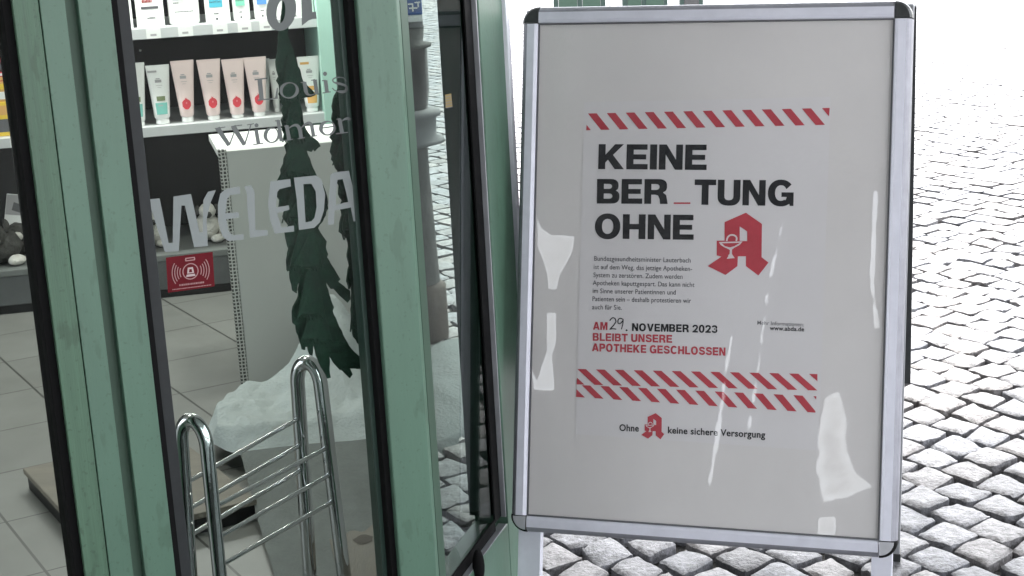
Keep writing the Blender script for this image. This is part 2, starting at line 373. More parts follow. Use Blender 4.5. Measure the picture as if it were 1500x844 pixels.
wd = ray(586, 410); wd = Vector((wd.x, wd.y, 0)).normalized()          # the side wall runs away behind the corner post
wn_ = Vector((wd.y, -wd.x, 0))
W0 = EYE + wd * 2.36; W0.z = 0; W1 = EYE + wd * 5.75; W1.z = 0
Mfar = MP - mD * 3.2
fl = MB(); bk = Vector((-4.6, 5.6, 0))
fp = [MP + mD * .03 - mN * .03, Mfar - mN * .03, Vector((-4.8, 2.2, 0)), bk, W1 - wn_ * .01, W0 - wn_ * .01]
fl.prism([p + UP * .0 for p in fp], UP * FLOOR); structure(fl.build('shop_floor', tile_mat()))
cl = MB(); cl.prism([p + UP * 2.62 for p in fp], UP * .1); structure(cl.build('shop_ceiling', CEIL))
w = MB(); w.prism([W0, W1, W1 - wn_ * .03, W0 - wn_ * .03], UP * 2.72)
tag(w.build('side_wall', PLASTER), 'pale plaster side wall of the shop running back from the green corner post', 'wall')
w = MB(); w.prism([W1 - wn_ * .031, bk, bk + Vector((0, .15, 0)), W1 + Vector((0, .15, 0))], UP * 2.72)
w.prism([bk - Vector((.002, 0, 0)), Vector((-4.8, 2.2, 0)), Vector((-4.95, 2.2, 0)), bk - Vector((.15, 0, 0))], UP * 2.72)
tag(w.build('back_wall', PLASTER), 'pale plaster rear wall of the shop behind the product shelves', 'wall')
can = MB(); can.box(Vector((0, 0, 0)), Vector((1, 0, 0)), Vector((0, 1, 0)), UP, (-5, 3.2), (-2.9, 5.0), (2.75, 2.95))
tag(can.build('canopy', SOFFIT), 'flat grey canopy over the shop entrance', 'canopy')
w = MB(); w.box(Vector((0, 0, 0)), Vector((1, 0, 0)), Vector((0, 1, 0)), UP, (-5, .6), (-3.1, -2.9), (0, 3.4))
tag(w.build('entrance_wall', mat('grey_render', (.22, .22, .215), .85, var=.1, vscale=3)), 'pale wall closing the recess of the shop entrance', 'wall')

# ------------------------------------------------------------------ main window
win = thing('shop_window', 'green framed shop window with grey vinyl brand lettering on its narrow pane', 'window', MP)
ZT = 2.74
def bar(parent, name, m, s0, s1, d0, d1, z0=-.03, z1=ZT, bevel=.0008):
    b = MB(); b.box(MP, mD, mN, UP, (s0, s1), (d0, d1), (z0, z1)); return b.build(name, m, parent, bevel=bevel)
GD = -.012
bar(win, 'gasket', RUBBER, sM(54.5, .004), sM(70, .004) - .0005, GD - .03, .004)
bar(win, 'mullion', GREEN_B, sM(70, .012), sM(106.4, .012), -.07, .012)
bar(win, 'joint', RUBBER, sM(106.6, .0), sM(107.6, .0) + .0, -.05, -.004)
bar(win, 'mullion', GREEN, sM(107.8, .012), sM(143.5, .012), -.07, .013)
bar(win, 'shaded_strip', GREEN_D, sM(143.6, .002) - .001, sM(162, .002) + .001, -.05, .002)  # groove between the mullions, its shade painted as a darker green
bar(win, 'mullion', GREEN, sM(162, .016), sM(209, .016), -.07, .016)
bar(win, 'gasket', RUBBER, sM(209.3, .004) - .002, sM(217, .004), GD - .03, .006)
bar(win, 'glazing_spacer', SPACER, sM(217, -.008) - .001, sM(234, -.008), -.035, -.010)
bar(win, 'glazing_spacer', GREEN_I, sM(528.5, -.008), sM(541, -.008), -.035, -.010)
bar(win, 'gasket', RUBBER, sM(540, .004), sM(554, .004), GD - .03, .006)
post = MB(); sA, sB = sM(554, .016), sM(608.5, .016)
# corner post: face in the window plane, return face towards the side pane
sdir = azv(17.0)
pA = MP + mD * sA + mN * .016; pB = MP + mD * sB + mN * .016
pC = hitp(624, 410, pB, mN)                                                # where the return meets the side glass line
ra = ray(624, 410); ra = Vector((ra.x, ra.y, 0)).normalized()
pB.z = 0; pA.z = 0
pC = EYE + ra * (Vector((pB.x, pB.y, 0)).length + .035); pC.z = 0
post.prism([pA, pB, pB.lerp(pC, .35), pC - mN * .05 - mD * .04, pA - mN * .08], UP * ZT)
post.build('corner_post', GREEN, win, bevel=.002)
rt = MB(); q_ = pB.lerp(pC, .36); rt.prism([q_, pC, pC - mN * .03 - mD * .02, q_ - mN * .03 - mD * .02], UP * ZT); rt.build('shaded_strip', GREEN_D, win)  # outer part of the post's return face, shade painted into its green
gp = MB(); s0, s1 = sM(230, -.012), sM(533, -.012)
gp.box(MP, mD, mN, UP, (s0, s1), (-.0145, -.0125), (.02, ZT))
GLASS = glass_mat('window_glass', (.88, .92, .90), .003, .5)
pane = gp.build('pane', GLASS, win)
# the neighbouring pane to the left and the frame closing it
gp = MB(); gp.box(MP, mD, mN, UP, (sM(54.5, -.012) - .42, sM(58, -.012)), (-.0145, -.0125), (.02, ZT))
gp.build('pane', GLASS, win)
bar(win, 'mullion', GREEN, sM(54.5) - .62, sM(54.5) - .42, -.07, .012)
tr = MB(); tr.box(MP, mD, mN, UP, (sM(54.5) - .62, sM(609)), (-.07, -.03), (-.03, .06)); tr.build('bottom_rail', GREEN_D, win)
w = MB(); w.box(MP, mD, mN, UP, (-3.2, sM(54.5) - .625), (-.16, 0), (0, 2.74))
tag(w.build('front_wall', PLASTER), 'pale plaster shop front left of the green window', 'wall')

# ------------------------------------------------------------------ side window (seen at a glancing angle)
rF = ray(708, 410); rF = Vector((rF.x, rF.y, 0)).normalized()
pG = Vector((pC.x, pC.y, 0))
# along azimuth 17 from pC until the ray through x=708
den = sdir.x * rF.y - sdir.y * rF.x
tS = (rF.x * pG.y - rF.y * pG.x) / den
pF = pG + sdir * tS
sN = Vector((sdir.y, -sdir.x, 0))                                          # towards the camera side (right)
def onS(x, y, d=0.): return hitp(x, y, pG + sN * d, sN)
def sS(x, d=0., y=410): return (onS(x, y, d) - pG).dot(sdir)
side = thing('side_window', 'narrow green framed side window standing between the corner post and the sign', 'window', pF)
zg = onS(733, 752).z
def sbar(name, m, s0, s1, d0, d1, z0, z1, bevel=.0008):
    b = MB(); b.box(pG, sdir, sN, UP, (s0, s1), (d0, d1), (z0, z1)); return b.build(name, m, side, bevel=bevel)
sg = sS(708); sg1 = sS(717.5); se = sS(757, .006)
sbar('gasket', RUBBER, sg, sg1, -.0075, -.004, zg - .012, ZT)
sbar('glazing_bead', ALU_D, sg1 + .0005, sg1 + .004, -.01, .004, zg - .014, ZT)
sbar('stile', GREEN, sg1 + .006, se, -.055, .006, -.03, ZT, .002)
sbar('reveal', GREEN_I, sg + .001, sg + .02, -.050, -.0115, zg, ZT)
sbar('edge_strip', mat('white_lacquer', (.74, .75, .80), .4), se + .001, se + .02, -.045, .012, -.03, ZT)
sbar('bottom_rail', GREEN, .004, sg1 + .005, -.055, .006, -.03, zg - .026, .002)
sbar('gasket', RUBBER, .004, sg, -.0075, -.004, zg - .025, zg - .004)
sbar('glazing_bead', ALU_D, .004, sg1, -.01, .005, zg - .030, zg - .0255)
gp = MB(); gp.box(pG, sdir, sN, UP, (.0, sg + .004), (-.010, -.008), (zg - .01, ZT))
SGLASS = glass_mat('side_glass', (.56, .61, .59), .015, .30)
spane = gp.build('pane', SGLASS, side)
kb = MB(); kp = onS(701, 829, .012)
kb.ball(kp, .010, .010, .030, rot=Matrix.Rotation(R(-17), 3, 'Z')); kb.build('drain_cap', RUBBER, side)
st = MB(); q = [onS(x, y, .0) for x, y in ((651, 139), (660, 137), (662, 157), (652, 159))]
for k in range(5):
    a0, a1 = k / 5, k / 5 + .14
    st.add([q[0].lerp(q[3], a0) + sN * .001, q[1].lerp(q[2], a0) + sN * .001, q[1].lerp(q[2], a1) + sN * .001, q[0].lerp(q[3], a1) + sN * .001], [(0, 1, 2, 3)], 0)
    a0, a1 = k / 5 + .14, k / 5 + .2
    st.add([q[0].lerp(q[3], a0) + sN * .001, q[1].lerp(q[2], a0) + sN * .001, q[1].lerp(q[2], a1) + sN * .001, q[0].lerp(q[3], a1) + sN * .001], [(0, 1, 2, 3)], 1)
st.build('sticker', [mat('dull_yellow', (.22, .16, .05), .7), DARKT], spane)

# ------------------------------------------------------------------ lettering on the pane
def pix_mesh(name, polysets, m, parent, d, thick=0., place=onM):
    b = MB(); k = 0
    for polys in polysets:
        vs, fs = fill_polys([[(x, -y) for x, y in p] for p in polys])
        b.add([place(v[0], -v[1], d + .00012 * k) for v in vs], fs, 0); k += 1
    return b.build(name, m, parent, recalc=False)
def crop(pts, ox, oy, s): return [(ox + x / s, oy + y / s) for x, y in pts]
C1 = lambda p: crop(p, 215, 240, 4.6875)
weleda = [[C1([(8, 245), (88, 237), (150, 545), (178, 543), (183, 225), (303, 207), (362, 470), (384, 470), (388, 250), (420, 192), (475, 180), (440, 262), (410, 380), (420, 565), (325, 573), (262, 287), (238, 287), (220, 600), (125, 606)])],
 [C1([(545, 172), (638, 155), (642, 208), (575, 215), (552, 240), (541, 340), (630, 332), (635, 368), (546, 382), (562, 465), (592, 490), (665, 482), (665, 522), (560, 530), (520, 500), (490, 400), (488, 280), (505, 205)])],
 [C1([(670, 155), (715, 147), (740, 190), (746, 455), (830, 455), (832, 492), (710, 508), (690, 300), (688, 210)])],
 [C1([(850, 120), (985, 105), (990, 155), (910, 175), (897, 195), (886, 300), (975, 285), (980, 315), (895, 340), (925, 435), (1010, 425), (1012, 465), (880, 480), (850, 400), (832, 280), (840, 190)])],
 [C1([(1010, 95), (1165, 80), (1200, 110), (1225, 210), (1217, 320), (1190, 400), (1150, 440), (1045, 455), (1030, 250)]), C1([(1075, 140), (1130, 137), (1160, 190), (1166, 300), (1152, 370), (1130, 395), (1090, 402)])],
 [C1([(1262, 75), (1290, 58), (1388, 48), (1425, 200), (1452, 388), (1420, 397), (1400, 300), (1290, 322), (1285, 415), (1242, 422), (1250, 280), (1256, 150)]), C1([(1310, 110), (1345, 105), (1370, 200), (1383, 262), (1298, 282), (1300, 200)])]]
pix_mesh('lettering', weleda, FROST, pane, -.0115)
def ell(cx, cy, rx, ry, n=28, sl=0): return [(cx + rx * math.cos(2 * math.pi * i / n) - sl * ry * math.sin(2 * math.pi * i / n), cy + ry * math.sin(2 * math.pi * i / n)) for i in range(n)]
pix_mesh('lettering', [[ell(412, 15, 22, 30.5, sl=.08), ell(411.6, 17.5, 6.3, 16.5, sl=.08)],
                       [[(441, -30), (442, 38), (452, 30), (458, 28), (464, 27.5), (463, 17), (457.5, 18), (455, -30)]]], FROSTD, pane, -.0115)
def stroke(pts, w):
    """polyline with width (number or one per point) -> outline polygon"""
    n = len(pts); L = []; Q = []
    for i, (x, y) in enumerate(pts):
        a = pts[max(i - 1, 0)]; b = pts[min(i + 1, n - 1)]; dx, dy = b[0] - a[0], b[1] - a[1]; l = math.hypot(dx, dy) or 1
        ww = (w[i] if isinstance(w, (list, tuple)) else w) / 2
        L.append((x - dy / l * ww, y + dx / l * ww)); Q.append((x + dy / l * ww, y - dx / l * ww))
    return L + Q[::-1]
def bez(p0, p1, p2, n=9): return [((1 - t) ** 2 * p0[0] + 2 * t * (1 - t) * p1[0] + t * t * p2[0], (1 - t) ** 2 * p0[1] + 2 * t * (1 - t) * p1[1] + t * t * p2[1]) for t in [i / (n - 1) for i in range(n)]]
C3 = lambda p: crop(p, 300, 90, 6.03)
ser = []
def SK(p, w): ser.append([C3(stroke(p, w))])
SK([(484, 155), (502, 338)], 40); SK([(440, 162), (552, 149)], 12); SK([(466, 344), (640, 325)], 11); SK([(641, 232), (632, 330)], [8, 26])
ser.append([C3(ell(745, 256, 86, 73)), C3(ell(745, 256, 58, 62, sl=.15))])
SK([(880, 182), (893, 268)], 34); SK(bez((893, 262), (905, 318), (975, 285)), [32, 30, 26, 20, 16, 12, 10, 8, 8]); SK([(972, 162), (990, 292)], 34); SK([(846, 188), (882, 180)], 9); SK([(940, 168), (975, 160)], 9); SK([(990, 292), (1012, 288)], 9)
SK([(1066, 168), (1080, 275)], 33); SK([(1040, 280), (1112, 269)], 9); SK([(1035, 172), (1068, 166)], 9); ser.append([C3(ell(1062, 110, 18, 19))])
SK(bez((1250, 180), (1235, 135), (1180, 140)) + bez((1170, 142), (1110, 155), (1140, 185))[1:] + bez((1150, 192), (1230, 200), (1252, 225))[1:] + bez((1255, 235), (1250, 275), (1195, 268))[1:] + bez((1185, 266), (1140, 262), (1128, 235))[1:], [8] * 8 + [12] * 9 + [22] * 8 + [26] * 8 + [10] * 8)
SK([(112, 588), (214, 742)], [46, 34]); SK([(216, 742), (278, 578)], 12); SK([(250, 572), (350, 738)], [46, 34]); SK([(352, 738), (408, 556)], 12)
SK([(88, 594), (182, 580)], 9); SK([(232, 576), (330, 562)], 9); SK([(372, 562), (436, 551)], 9)
SK([(453, 602), (474, 726)], 33); SK([(428, 737), (518, 722)], 9); SK([(428, 612), (456, 604)], 9); ser.append([C3(ell(457, 565, 18, 18))])
ser.append([C3(ell(590, 652, 72, 70)), C3(ell(596, 652, 45, 59, sl=.1))]); SK([(648, 520), (676, 706)], 32); SK([(620, 527), (652, 519)], 9); SK([(676, 704), (706, 698)], 9)
SK([(722, 566), (745, 690)], 33); SK([(700, 574), (726, 564)], 9); SK([(712, 698), (778, 688)], 9)
SK(bez((742, 592), (815, 530), (838, 600)), [8, 12, 16, 20, 24, 28, 30, 32, 32]); SK([(838, 596), (852, 676)], 32); SK([(820, 684), (886, 673)], 9)
SK(bez((850, 590), (925, 505), (946, 575)), [8, 12, 16, 20, 24, 28, 30, 32, 32]); SK([(945, 570), (960, 660)], 32); SK([(928, 668), (994, 656)], 9)
ser.append([C3(ell(1082, 590, 74, 66)), C3(ell(1088, 590, 46, 54, sl=.1))]); SK([(1036, 590), (1150, 572)], 11)
SK([(1190, 506), (1212, 634)], 33); SK([(1158, 640), (1264, 627)], 9); SK([(1162, 514), (1194, 504)], 9); SK(bez((1208, 532), (1245, 490), (1290, 515)), [8, 10, 14, 18, 22, 26, 28, 26, 20])
pix_mesh('lettering', ser, FROSTD, pane, -.0113)
# red alarm sticker on the inside of the pane
stk = MB(); qs = [onM(x, y, -.0112) for x, y in ((243, 377.5), (311.5, 369), (314.5, 419.5), (246, 429))]
stk.add(qs, [(0, 1, 2, 3)]); sto = stk.build('alarm_sticker', DKRED, pane, recalc=False)
def bil(q, u, v, d=.0004): return q[0].lerp(q[1], u).lerp(q[3].lerp(q[2], u), v) + mN * d
em = MB(); kk = [0]
def ep(poly, mi):
    vs, fs = fill_polys([[(u, -v) for u, v in p] for p in poly]); kk[0] += 1
    em.add([bil(qs, a, -b, .0003 + .0001 * kk[0]) for a, b, _ in vs], fs, mi)
AR = 1.36
def ring(c, r0_, r1_, a0, a1, n=14): return [(c[0] + r1_ * math.cos(a0 + (a1 - a0) * i / n) / AR, c[1] + r1_ * math.sin(a0 + (a1 - a0) * i / n)) for i in range(n + 1)] + [(c[0] + r0_ * math.cos(a1 + (a0 - a1) * i / n) / AR, c[1] + r0_ * math.sin(a1 + (a0 - a1) * i / n)) for i in range(n + 1)]
ep([[(.5 + .235 * math.cos(i * .2244) / AR, .475 + .235 * math.sin(i * .2244)) for i in range(28)], [(.5 + .205 * math.cos(i * .2244) / AR, .475 + .205 * math.sin(i * .2244)) for i in range(28)]], 0)
ep([[(.445, .36), (.555, .36), (.575, .53), (.425, .53)]], 1); ep([[(.415, .555), (.585, .555), (.60, .62), (.40, .62)]], 1); ep([[(.475, .41), (.525, .41), (.535, .5), (.465, .5)]], 2)
for k in range(4):
    r_ = .30 + .075 * k; a = .42 + .05 * k
    ep([ring((.5, .475), r_, r_ + .025, -a, a)], 0); ep([ring((.5, .475), r_, r_ + .025, math.pi - a, math.pi + a)], 0)
ep([[(.40, .07), (.60, .07), (.61, .13), (.60, .17), (.40, .17), (.39, .13)]], 0); ep([[(.42, .10), (.58, .10), (.58, .14), (.42, .14)]], 2)
x = .24
while x < .74: wq = random.uniform(.012, .03); ep([[(x, .80), (x + wq, .795), (x + wq, .845), (x, .85)]], 0); x += wq + .009
x = .08
while x < .9: wq = random.uniform(.015, .035); ep([[(x, .90), (x + wq, .90), (x + wq, .925), (x, .925)]], 0); x += wq + .008
em.build('emblem', [PALEPINK, mat('sticker_white', (.48, .38, .37), .5), DKRED], sto, recalc=False) if False else em.build('sticker_emblem', [PALEPINK, mat('sticker_white', (.48, .38, .37), .5), DKRED], pane, recalc=False)

# ================================================================== OBJECTS INSIDE THE SHOP
# ------------------------------------------------------------------ product shelf
qD = azv(78); qN = Vector((qD.y, -qD.x, 0)); QP = hitz(300, 430, FLOOR); QP.z = 0
def onQ(x, y, d=0.): return hitp(x, y, QP + qN * d, qN)
def sQ(x, y, d=0.): return (onQ(x, y, d) - QP).dot(qD)
shelf = thing('product_shelf', 'dark backed product shelf with white shelf boards behind the window pane', 'shelf', QP + UP * FLOOR)
def qbox(parent, name, m, s0, s1, d0, d1, z0, z1, bevel=0.): b = MB(); b.box(QP, qD, qN, UP, (s0, s1), (d0, d1), (z0, z1)); return b.build(name, m, parent, bevel=bevel)
sL = -2.4; sR = sQ(472, 120)
zp = onQ(300, 417.5).z; zt = onQ(300, 367).z
qbox(shelf, 'plinth', BLACK, sL, sR, -.40, .0, FLOOR, zp)
qbox(shelf, 'base_cabinet', GREYP, sL, sR, -.42, .008, zp, zt - .018, .002)
qbox(shelf, 'base_top', mat('grey_top', (.16, .17, .165), .4, var=.1), sL, sR, -.42, .012, zt - .018, zt, .002)
qbox(shelf, 'back_panel', PANEL, sL, sR, -.46, -.425, zt, 2.5)
zs1 = onQ(330, 177).z; zs1b = onQ(330, 192).z; zs2 = onQ(330, 33).z; zs2b = onQ(330, 49.5).z
for za, zb, nm in ((zs1b, zs1, 0), (zs2b, zs2, 1)):
    sb = qbox(shelf, 'shelf_board', SHELFM, sQ(187, 190), sR, -.42, .0, za, zb, .002)
    if nm:
        for a, b_ in ((214, 235.5), (261, 283), (312, 334), (349, 369), (381, 398)):
            t_ = MB(); z0 = zb - .022; t_.box(QP, qD, qN, UP, (sQ(a, 48), sQ(b_, 48)), (.0005, .002), (za + .001, zb - .004)); 
            t_.box(QP, qD, qN, UP, (sQ(a + 6, 48), sQ(a + 15, 48)), (.002, .0022), (za + .008, za + .014), 1); t_.build('price_tag', [PLASTW, GREYT], sb)
    else:
        pass
ub = qbox(shelf, 'upright', SPACER, sQ(190, 190) - .012, sQ(190, 190) + .012, -.40, -.02, zt, 2.5)
for xx in (189.5, 205.5): sc_ = MB(); sc_.ball(onQ(xx, 74, -.41), .004, .004, .004, 0, 8, 6); sc_.build('screw', PLASTW, shelf)
# left bay of the shelf, seen beyond the left mullion
for y0, y1 in ((203, 217), (60, 70)):
    b = MB(); b.box(QP, qD, qN, UP, (sL, sQ(28, 210)), (-.42, 0), (onQ(10, y1).z, onQ(10, y0).z)); sbl = b.build('shelf_board', SHELFM, shelf)
    if y0 == 203:
        t_ = MB(); t_.box(QP, qD, qN, UP, (sQ(15, 210), sQ(24, 210)), (.001, .003), (onQ(20, 216).z, onQ(20, 203).z)); t_.build('price_tag', PLASTW, sbl)
# mint coloured end post of the shelf
mp = MB()
a = onQ(463, 0, .03); a2 = onQ(483.5, 0, .03); a3 = onQ(485, 0, .03); b_ = onQ(503, 0, .03)
s_ = lambda p: (p - QP).dot(qD)
mp.box(QP, qD, qN, UP, (s_(a), s_(a2)), (-.44, .03), (zs1b - .25, 2.5)); mp.box(QP, qD, qN, UP, (s_(a3), s_(b_)), (-.44, .03), (zs1b - .25, 2.5))
mp.box(QP, qD, qN, UP, (s_(a2), s_(a3)), (-.44, .02), (zs1b - .25, 2.5), 1)
mp.build('end_post', [MINT, DARKT], shelf)

# ------------------------------------------------------------------ tubes
def tube_thing(label, xt0, xt1, xb0, xb1, yt, yb, yc, body, band=None, fruit=False, d=-.02, group='tubes on the lower shelf board'):
    P = lambda x, y: onQ(x, y, d)
    zc = zs1 + .0006
    base = P((xb0 + xb1) / 2, yc); base.z = zc
    t = thing('cosmetic_tube', label, 'tube', base, group)
    zb = P(xb0, yb - 2.5).z; ztp = P(xt0, yt).z
    c = (P((xb0 + xb1) / 2, yb) - QP).dot(qD); wt = (P(xt1, yt) - P(xt0, yt)).length; wb = (P(xb1, yb) - P(xb0, yb)).length
    def ringq(wx, wy, z, n=24, cc=0.): return [QP + qD * (c + cc + wx / 2 * math.copysign(abs(math.cos(a_)) ** .85, math.cos(a_))) + qN * (d - .025 + wy / 2 * math.sin(a_)) + UP * z for a_ in [2 * math.pi * i / n for i in range(n)]]
    rr = []
    for k in range(9):
        f = k / 8; rr.append(ringq(wb + (wt - wb) * f, wb * .95 * (1 - f) ** .8 + .004, zb + (ztp - zb) * f))
    b = MB(); b.loft([ringq(wb * .8, wb * .8, zb - .004)] + rr, 0)
    crimp = MB(); 
    bo = b.build('tube_body', body, t)
    crimp.box(QP, qD, qN, UP, (c - wt / 2, c + wt / 2), (d - .0265, d - .0235), (ztp, ztp + .006)); crimp.build('crimp', body, t)
    cp = MB(); cp.loft([ringq(wb * .84, wb * .84, zc), ringq(wb * .88, wb * .88, zc + .003), ringq(wb * .86, wb * .86, zb - .005), ringq(wb * .8, wb * .8, zb - .0035)], 0); cp.build('cap', PLASTW, t)
    lb = MB(); H_ = ztp - zb
    def surf(uu, f, off=.0012):
        wx = wb + (wt - wb) * f; wy = wb * .95 * (1 - f) ** .8 + .004
        return QP + qD * (c + uu * wx / 2) + qN * (d - .025 + wy / 2 * math.sqrt(max(.02, 1 - abs(uu) ** 2.3)) + off) + UP * (zb + H_ * f)
    def patch(u0_, u1_, f0, f1, mi, off=.0012):
        n = 6; lb.add([surf(u0_ + (u1_ - u0_) * i / n, f_, off) for f_ in (f0, f1) for i in range(n + 1)], [(i, i + 1, i + n + 2, i + n + 1) for i in range(n)], mi)
    patch(-.35, .25, .70, .755, 1); patch(-.25, .12, .765, .785, 1); patch(-.3, .3, .64, .648, 1); patch(-.2, .2, .60, .606, 1)
    if band: patch(-.62, .70, .07, .30, 0); patch(-.4, .5, .34, .43, 2 if band is TEAL else 0); patch(-.3, .2, .235, .26, 1)
    if fruit:
        vs = [surf(.05 + .56 * math.cos(i * math.pi / 8) * (1 + .05 * math.sin(i * 3)), .22 + .098 * math.sin(i * math.pi / 8), .002) for i in range(16)]
        lb.add(vs, [tuple(range(16))], 0)
        lb.add([surf(.05 + .10 * math.cos(2 * math.pi * i / 8) , .245 + .02 * math.sin(2 * math.pi * i / 8), .0026) for i in range(8)], [tuple(range(8))], 3)
        lb.add([surf(u_, f_, .002) for u_, f_ in ((-.05, .30), (.10, .30), (.18, .345), (.06, .325), (-.08, .35))], [(0, 1, 2, 3, 4)], 0)
    if band is ORANGE: patch(-.8, .0, .88, .93, 0)
    if band is TEAL: patch(-.9, -.1, .90, .94, 1)
    lb.build('label', [REDP if fruit else (band or GREYT), GREYT, mat('olive_print', (.16, .20, .10), .5), mat('pale_red_print', (.75, .25, .27), .5)], t, recalc=False)
    return t
tube_thing('teal labelled tube at the left end of the shelf, half hidden by the frame', 177, 212, 193, 213.5, 98, 181, 190, PLASTW, TEAL)
tube_thing('whole white tube with a teal label, beside the first pink tube', 212, 247, 227, 250, 101, 176.5, 187.5, PLASTW, TEAL)
tube_thing('pink tube with pomegranate print next to the teal labelled tube', 250, 284.5, 265, 285, 94, 173.5, 184, PINK, None, True)
tube_thing('pink tube with pomegranate print, second from the teal labelled tube', 287, 322, 303.5, 323.5, 92.5, 171.5, 181.5, PINK, None, True)
tube_thing('pink tube with pomegranate print, third from the teal labelled tube', 323, 356, 338.5, 359, 92, 170, 179.5, PINK, None, True)
tube_thing('pink tube with pomegranate print under the window letter L', 357.5, 391, 371, 391, 89, 166.5, 176.5, PINK, None, True)
tube_thing('white tube tucked behind the last pink tube', 376, 401, 384, 396, 91, 166, 175, PLASTW, None, False, -.13)
tube_thing('slim white tube with dark red tip mark left of the felt tree', 397.5, 412, 402, 411, 91, 160, 173, PLASTW, None, False, -.08)
tube_thing('white tube with orange label between felt tree and mint post', 434.5, 468, 449, 468.5, 88, 159.5, 170.5, PLASTW, ORANGE)

# ------------------------------------------------------------------ cartons and bottles on the upper board
def bottle(label, x0, x1, yb, kind, colr, cat='bottle', d=-.03):
    zc = zs2 + .0006; b0 = onQ((x0 + x1) / 2, yb, d); b0.z = zc
    t = thing('product_bottle' if kind == 'bottle' else 'product_carton', label, cat, b0, 'products on the upper shelf board')
    s0, s1 = sQ(x0, yb, d), sQ(x1, yb, d); c = (s0 + s1) / 2; w_ = s1 - s0; Hh = .23
    b = MB()
    if kind == 'bottle':
        def rg(wx, wy, z, n=28): return [QP + qD * (c + wx / 2 * math.copysign(abs(math.cos(a_)) ** .6, math.cos(a_))) + qN * (d - w_ * .25 + wy / 2 * math.copysign(abs(math.sin(a_)) ** .6, math.sin(a_))) + UP * z for a_ in [2 * math.pi * i / n for i in range(n)]]
        b.loft([rg(w_ * .9, w_ * .46, zc), rg(w_, w_ * .5, zc + .006), rg(w_ * 1.02, w_ * .5, zc + .1), rg(w_ * .98, w_ * .48, zc + .165), rg(w_ * .6, w_ * .36, zc + .185), rg(w_ * .34, w_ * .3, zc + .19)], 0)
        b.build('bottle_body', PLASTW, t)
        cp = MB(); cp.loft([rg(w_ * .4, w_ * .34, zc + .1905), rg(w_ * .4, w_ * .34, zc + .225)], 0); cp.build('cap', PLASTW, t)
        fd = d + .0035
    else:
        b.box(QP, qD, qN, UP, (s0, s1), (d - w_ * .55, d), (zc, zc + Hh)); b.build('carton_body', PLASTW, t, bevel=.001)
        fl_ = MB(); fl_.box(QP, qD, qN, UP, (s0 + .001, s1 - .001), (d - w_ * .55, d - .001), (zc + Hh, zc + Hh + .001)); fl_.build('lid_flap', PLASTW, t)
        fd = d + .001
    lb = MB()
    def rc(u0_, u1_, z0_, z1_, mi): lb.add([QP + qD * (s0 + w_ * u0_) + qN * fd + UP * (zc + z0_), QP + qD * (s0 + w_ * u1_) + qN * fd + UP * (zc + z0_), QP + qD * (s0 + w_ * u1_) + qN * fd + UP * (zc + z1_), QP + qD * (s0 + w_ * u0_) + qN * fd + UP * (zc + z1_)], [(0, 1, 2, 3)], mi)
    def words(u0_, u1_, z0_, z1_, mi):
        u_ = u0_
        while u_ < u1_: k_ = random.uniform(.02, .05); rc(u_, min(u_ + k_, u1_), z0_, z1_ * 1. if random.random() < .7 else z1_ - (z1_ - z0_) * .25, mi); u_ += k_ + .012
    if colr is None:
        words(.25, .62, .068, .078, 1); words(.22, .5, .095, .101, 2); rc(.2, .82, .050, .057, 2); words(.38, .68, .022, .027, 2)
    elif colr == 'navy':
        words(.15, .58, .078, .085, 3); words(.15, .7, .070, .076, 3); words(.18, .35, .060, .063, 2); words(.2, .8, .035, .038, 2)
        vs_ = [(.72, .075), (.84, .080), (.80, .090), (.74, .083)]; lb.add([QP + qD * (s0 + w_ * u_) + qN * fd + UP * (zc + z_) for u_, z_ in vs_], [(0, 1, 2, 3)], 3)
    else:
        rc(.18, .72, .042, .068, 0); words(.2, .7, .072, .080, 1); words(.2, .66, .055, .060, 2); words(.35, .55, .022, .026, 2); rc(.4, .5, .006, .012, 2)
    lb.build('label', [colr if colr not in (None, 'navy') else GREYT, mat('red_grey_print', (.30, .04, .04), .5), DARKT, mat('navy_print', (.06, .09, .20), .5)], t, recalc=False)
bottle('blank white carton at the left end of the upper shelf', 176, 196, 44, 'carton', None, 'carton')
bottle('white carton with a dark bar under red print on the upper shelf', 201.5, 242.5, 42, 'carton', None, 'carton')
bottle('wide white bottle with navy print on the upper shelf', 249, 294.5, 40, 'bottle', 'navy')
bottle('white carton with a cyan label on the upper shelf', 302.5, 338.5, 36, 'carton', CYAN, 'carton')
bottle('white bottle with a green label on the upper shelf', 343, 368, 35, 'bottle', LEAF)
bottle('white bottle with a blue label beside the window letter o', 374, 400, 33, 'bottle', BLUEP)
bottle('white bottle behind the window letter r on the upper shelf', 434, 462, 30, 'bottle', None)
bottle('slim white bottle between the window letters o and r', 405, 430, 31, 'bottle', None)

# ------------------------------------------------------------------ boxes in the left bay
zl = onQ(10, 203).z + .0006
def prodbox(name, label, x0, x1, y0, y1, m, m2, d=-.05, zb=None):
    z0 = zb if zb is not None else onQ(x0, y1, d).z; z1 = onQ(x0, y0, d).z
    s0, s1 = sQ(x0, y1, d), sQ(x1, y1, d); c = QP + qD * (s0 + s1) / 2 + qN * d; c.z = z0
    t = thing(name, label, 'carton', c, 'colourful cartons in the left bay')
    b = MB(); b.box(QP, qD, qN, UP, (s0, s1), (d - .07, d), (z0, z1)); b.build('carton_body', m, t, bevel=.0015)
    l_ = MB(); w_ = s1 - s0; h_ = z1 - z0
    for u0_, u1_, v0, v1, mi in ((.1, .9, .62, .9, 0), (.45, .92, .12, .5, 1), (.1, .4, .2, .4, 2)):
        l_.add([QP + qD * (s0 + w_ * a_) + qN * (d + .0012) + UP * (z0 + h_ * c_) for a_, c_ in ((u0_, v0), (u1_, v0), (u1_, v1), (u0_, v1))], [(0, 1, 2, 3)], mi)
    l_.build('label', m2, t, recalc=False); return z1
